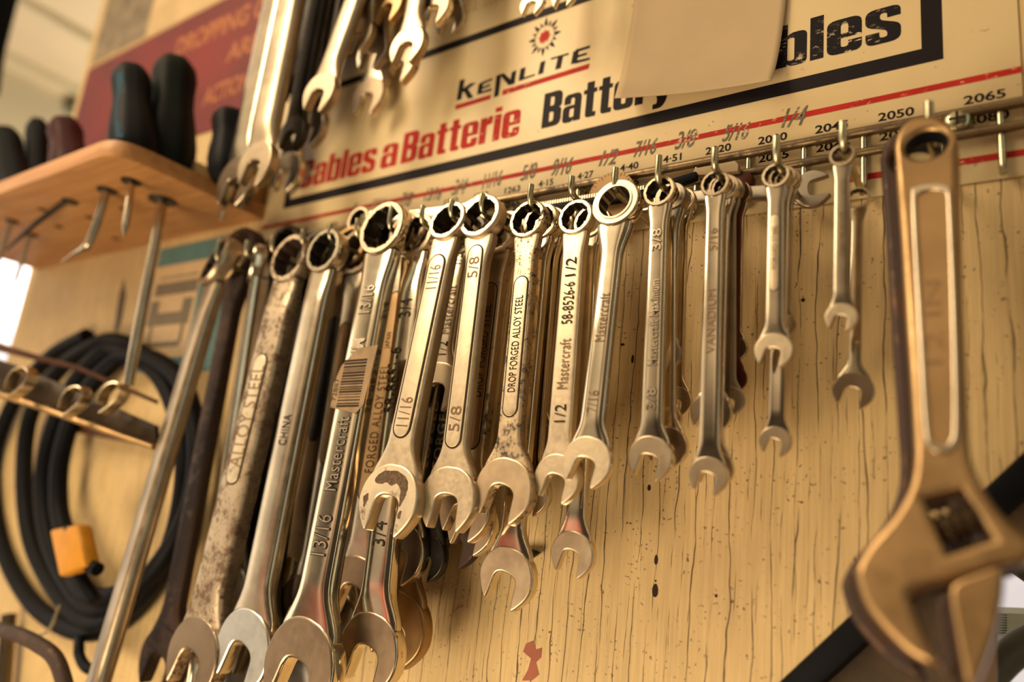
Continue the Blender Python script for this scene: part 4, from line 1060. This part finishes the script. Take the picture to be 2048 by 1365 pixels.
def screwdriver(label, hole_px, top_px, r, hlen_r, mat, shaft_end=None, sr=.0032, band=None, bent=None, tipm=None, shaftm='chrome2', low=False):
    """hole_px: where the shaft leaves the underside of the shelf; top_px: top of the handle"""
    b = at_z(*hole_px, zs); d = -b.y
    base = Vector((b.x, b.y, zs + SHT))
    t = at(*top_px, d)
    top = Vector((t.x, b.y, t.z))
    s = thing('screwdriver', label, 'screwdriver', Matrix.Translation(base), 'screwdrivers standing in the shelf')
    H = [(0, r * .62), (.04, r * .80), (.16, r * .98), (.30, r * 1.0), (.46, r * .92), (.60, r * .80), (.72, r * .80), (.84, r * .86), (.92, r * .80), (.97, r * .60), (1.0, r * .25)]
    hd = prt(lathe('handle', base, top, H, M[mat], None, 36, 6, .035), s)
    if band:
        k = Bag(); L = (top - base); n_ = Vector((.45, -.89, 0)); sd = Vector((.89, .45, 0))
        for i in range(7):
            pass
        rows = []
        for u_, rr in [(h[0], h[1]) for h in H if .1 < h[0] < .9]:
            rows.append((base + L * u_ + n_ * (rr * 1.045) - sd * r * .20, base + L * u_ + n_ * (rr * 1.045) + sd * r * .20))
        for (a0, a1), (b0, b1) in zip(rows, rows[1:]): k.add([a0, a1, b1, b0], [(0, 1, 2, 3)])
        k.build('handle_stripe', M[band], hd)['label'] = 'dark blue stripe along the handle'
    col = Vector((b.x, b.y, zs - .0005))
    prt(lathe('collar', (b.x, b.y, zs + .001), (b.x, b.y, zs - .0022), [(0, sr * 1.8), (.3, sr * 2.7), (1, sr * 2.5)], M['black']), s)
    path = [Vector((b.x, b.y, zs + SHT * .5))]
    if bent:
        for (px, py, dd_) in bent: path.append(at(px, py, dd_))
        rad = [sr] * (len(path) - 1) + [sr * .45]
    else:
        e = at(*shaft_end, d); e = Vector((b.x + (e.x - b.x) * .6, b.y, e.z))
        path += [path[0].lerp(e, .80), path[0].lerp(e, .84), e]; rad = [sr, sr, sr * (1.0 if tipm is None else .9), sr * (.9 if tipm is None else .15)]
    prt(tube('shaft', path, rad, M[shaftm], None, 14), s)
    return s
screwdriver('tallest dark green handled screwdriver with a long steel shaft below the shelf', (325, 400), (352, 120), .0255, 0, 'soft', (268, 770), .0052)
screwdriver('black handled screwdriver with a dark blue stripe at the rounded shelf corner', (262, 362), (262, 138), .0215, 0, 'rubber', (258, 472), .0034, 'teal', None, 'black')
screwdriver('short black handled screwdriver beside the long hanging wrenches', (452, 398), (460, 224), .0200, 0, 'rubber', (440, 440), .0030)
screwdriver('dark red handled screwdriver with a black cap at the left end of the shelf', (140, 402), (128, 246), .0205, 0, 'red_plastic', None, .0030, None, [(128, 404, .118), (70, 448, .118), (12, 500, .118)], None, 'black')
screwdriver('black handled hook tool next to the dark red screwdriver', (214, 380), (84, 240), .0001, 0, 'rubber', None, .0034, None, [(178, 492, .125), (126, 522, .125)]) if False else None
b = at_z(214, 380, zs)
hk = thing('hook_tool', 'steel hook with a bent tip hanging through the shelf', 'hook', Matrix.Translation((b.x, b.y, zs)))
prt(lathe('collar', (b.x, b.y, zs + .001), (b.x, b.y, zs - .0022), [(0, .005), (.3, .0095), (1, .009)], M['black']), hk)
dh = -b.y
prt(tube('shaft', catmull([Vector((b.x, b.y, zs + .01)), at(196, 440, dh), at(180, 484, dh), at(172, 494, dh), at(150, 506, dh), at(124, 524, dh)], 5), [.0042] * 16 + [.0036, .0032, .0028, .0024, .0020, .0016, .0012, .0011, .0010, .0009], M['chrome2'], None, 14), hk)
screwdriver('black handled screwdriver second from the left end of the shelf', (62, 470), (76, 240), .0165, 0, 'rubber', (20, 580), .0026, None, None, 'black')
screwdriver('black handled screwdriver at the very left end of the shelf', (24, 442), (8, 264), .0220, 0, 'rubber', (-14, 540), .0026)

# posters and sticker on the board
def flat(name, px, mat, d=.0008, th=.0008, parent=None, off=0.0):
    return slab(name, [at(x, y, d) for x, y in px], (0, th, 0), M[mat], parent)
zr1, zr0 = at(190, 135).z, at(420, 262).z
xr0, xr1 = at(176, 150).x, at(600, 60).x
rp = thing('red_card', 'red warning card with blurred yellow lettering above the screwdrivers', 'sign', Matrix.Translation(((xr0 + xr1) / 2, 0, zr0)))
prt(box('card', (xr0, -.0012, zr0), (xr1, 0, zr1), M['poster_red']), rp)
def line(s, pxa, pxb, hpx):
    a, b_ = at(*pxa), at(*pxb); tb = Bag()
    wtext(tb, s, a.x, b_.x, a.z, hpx, .03, 0, -.0014); prt(tb.build('lettering', M['poster_ink']), rp)
line('DROPPING ON', (350, 118), (560, 20), .030)
line('ARE', (452, 128), (520, 95), .026)
line('ACTION', (405, 216), (500, 168), .026)
zg = at(190, 135).z + .004
gp = thing('printed_card', 'cream card with a worn grey picture above the red card', 'poster', Matrix.Translation((xr0 + .1, 0, zg)))
prt(box('card', (xr0, -.001, zg), (xr1 - .12, 0, zg + .20), M['poster_cream']), gp)
prt(box('grey_picture', (xr0 + .006, -.0013, zg + .004), (at(300, 40).x, -.0009, zg + .17), M['poster_grey']), gp)
x0, x1, z1, z0 = at(318, 520).x, at(478, 500).x, at(330, 498).z, at(330, 745).z
sk = thing('sticker', 'cream sticker with blue bands and a grey emblem below the shelf', 'sticker', Matrix.Translation(((x0 + x1) / 2, 0, z0)))
prt(box('sticker_paper', (x0, -.0006, z0), (x1, 0, z1), M['sticker']), sk)
bd = Bag()
zh = z1 - z0
for a_, b_ in ((z1 - zh * .155, z1), (z0, z0 + zh * .11)): rect(bd, x0, a_, x1, b_, -.0008)
rect(bd, x0 + (x1 - x0) * .62, z0, x1, z1 - zh * .3, -.00075)
prt(bd.build('blue_band', M['sticker_blue']), sk)
em = Bag(); sw_ = x1 - x0
for a0, b0, a1, b1 in ((.06, .60, .60, .70), (.04, .36, .58, .46), (.04, .46, .16, .56), (.46, .46, .58, .56), (.10, .22, .14, .36), (.50, .22, .54, .36), (.12, .19, .52, .23), (.10, .735, .58, .75)):
    rect(em, x0 + sw_ * a0, z0 + zh * b0, x0 + sw_ * a1, z0 + zh * b1, -.0008)
prt(em.build('emblem', M['sticker_grey']), sk)
sm = slab('dark_streak', [at(228, 660, .0002), at(238, 590, .0002), at(248, 556, .0002), at(252, 590, .0002), at(244, 640, .0002), at(234, 668, .0002)], (0, .0001, 0), M['panel_dark'], board)  # narrow dark streak on the board below the shelf

# coiled cable with an amber tape tag
lo = [[(175, 672), (100, 715), (30, 800), (-15, 930), (0, 1080), (60, 1200), (150, 1262), (240, 1245), (320, 1150), (372, 1020), (382, 900), (352, 790), (292, 712), (232, 682)],
      [(185, 694), (118, 742), (62, 830), (48, 950), (62, 1080), (112, 1180), (180, 1244), (262, 1216), (335, 1110), (366, 990), (366, 880), (330, 770), (276, 716), (226, 700)],
      [(195, 715), (150, 765), (108, 850), (86, 950), (94, 1060), (128, 1150), (185, 1215), (262, 1190), (340, 1100), (384, 1000), (394, 880), (366, 770), (310, 720), (250, 715)],
      [(210, 742), (170, 790), (140, 850), (120, 930), (118, 1010), (130, 1070), (140, 1120), (160, 1168), (200, 1196), (270, 1180)]]
cp = []
for k, l in enumerate(lo):
    for i, (x, y) in enumerate(l): cp.append(at(x, y, .010 + .006 * k + .002 * math.sin(i)))
coil = thing('cable_coil', 'coil of thick black cable hanging at the left below the shelf', 'cable', Matrix.Translation(at(180, 1250, .03)))
prt(tube('cable', catmull(cp, 9), .0094, M['rubber'], None, 16), coil)
prt(tube('cable_end', catmull([at(196, 1140, .062), at(168, 1120, .064), at(140, 1060, .066), at(150, 1130, .060), at(190, 1200, .05)], 6), .006, M['rubber'], None, 14), coil)
prt(tube('cable_tie', catmull([at(120, 1210, .062), at(96, 1262, .055), at(50, 1280, .05)], 6), .0014, M['wire'], None, 8), coil)
tg = slab('tape_tag', [at(96, 1060, .072), at(152, 1048, .072), at(170, 1134, .072), at(116, 1156, .072)], (0, .016, 0), M['tag'], None, .004)
prt(tg, coil)

# slotted steel bracket with spring clips, running out from the board
br_ = thing('bracket', 'stained steel bracket bar with spring clips in front of the cable coil', 'bracket', Matrix.Translation(at(310, 870, .06)))
def dB(px): return .135 - (px / 310.0) * .07
def bp(x, y, o=0.0): return at(x, y, dB(x) + o)
prt(slab('bar', [bp(-60, 700), bp(60, 742), bp(310, 852), bp(312, 890), bp(60, 800), bp(-60, 765)], (0, .004, 0), M['bracket'], None, .0006), br_)
prt(slab('lip', [bp(-60, 765), bp(60, 800), bp(312, 890), bp(312, 900), bp(60, 812), bp(-60, 776)], (0, -.004, -.001), M['tan'], None, .0006), br_)
prt(slab('upper_lip', [bp(-60, 668, -.02), bp(60, 706, -.02), bp(150, 730, -.02), bp(310, 800, -.02), bp(310, 808, -.02), bp(150, 740, -.02), bp(-60, 690, -.02)], (0, .004, 0), M['brown'], None, .0006), br_)
for k, (cx, cy) in enumerate(((38, 762), (146, 800), (222, 792))):
    loop = [(cx - 20, cy + 16), (cx - 12, cy - 6), (cx + 2, cy - 22), (cx + 20, cy - 26), (cx + 28, cy - 14), (cx + 22, cy + 4), (cx + 6, cy + 20), (cx - 14, cy + 34)]
    V = [bp(x, y, .008) for x, y in loop]
    P = catmull(V, 5); VV, FF = [], []
    for p_ in P: VV += [p_ + Vector((0, -.005, 0)), p_ + Vector((0, .005, 0)), p_ + Vector((.0008, .005, -.0012)), p_ + Vector((.0008, -.005, -.0012))]
    for i in range(len(P) - 1):
        for q_ in range(4): FF.append((i*4+q_, i*4+(q_+1) % 4, i*4+4+(q_+1) % 4, i*4+4+q_))
    FF += [(0, 1, 2, 3), tuple(len(P)*4 - 4 + q_ for q_ in (3, 2, 1, 0))]
    prt(new_mesh('spring_clip', VV, FF, M['chrome2'], 50), br_)
bt2 = slab('wood_strip', [at(130, 842, .02), at(330, 874, .02), at(330, 900, .02), at(130, 862, .02)], (0, .02, 0), M['brown'], None, .001)
tag(bt2, 'dark brown wooden strip on the board under the steel bracket', 'strip')
rod = tube('bent_rod', catmull([at(-40, 1252, .10), at(30, 1268, .10), at(80, 1292, .098), (at(112, 1320, .096)), at(132, 1380, .094), at(140, 1440, .092)], 6), .0062, M['rust_dark'])
tag(rod, 'dark rusty bent rod in the bottom left corner', 'rod')
hk2 = tube('wall_hook', catmull([at(160, 1270, .0), at(158, 1290, .03), at(160, 1315, .036), at(176, 1338, .038), at(205, 1340, .036)], 6), .0048, M['rubber'])
tag(hk2, 'black coated hook carrying the cable coil', 'hook')
for x_, lab in ((20, 'grey leg of a stand at the bottom left behind the bent rod'), ):
    tag(tube('stand_leg', [at(18, 1230, .015), at(2, 1420, .015)], .008, M['steel_bar']), lab, 'stand')
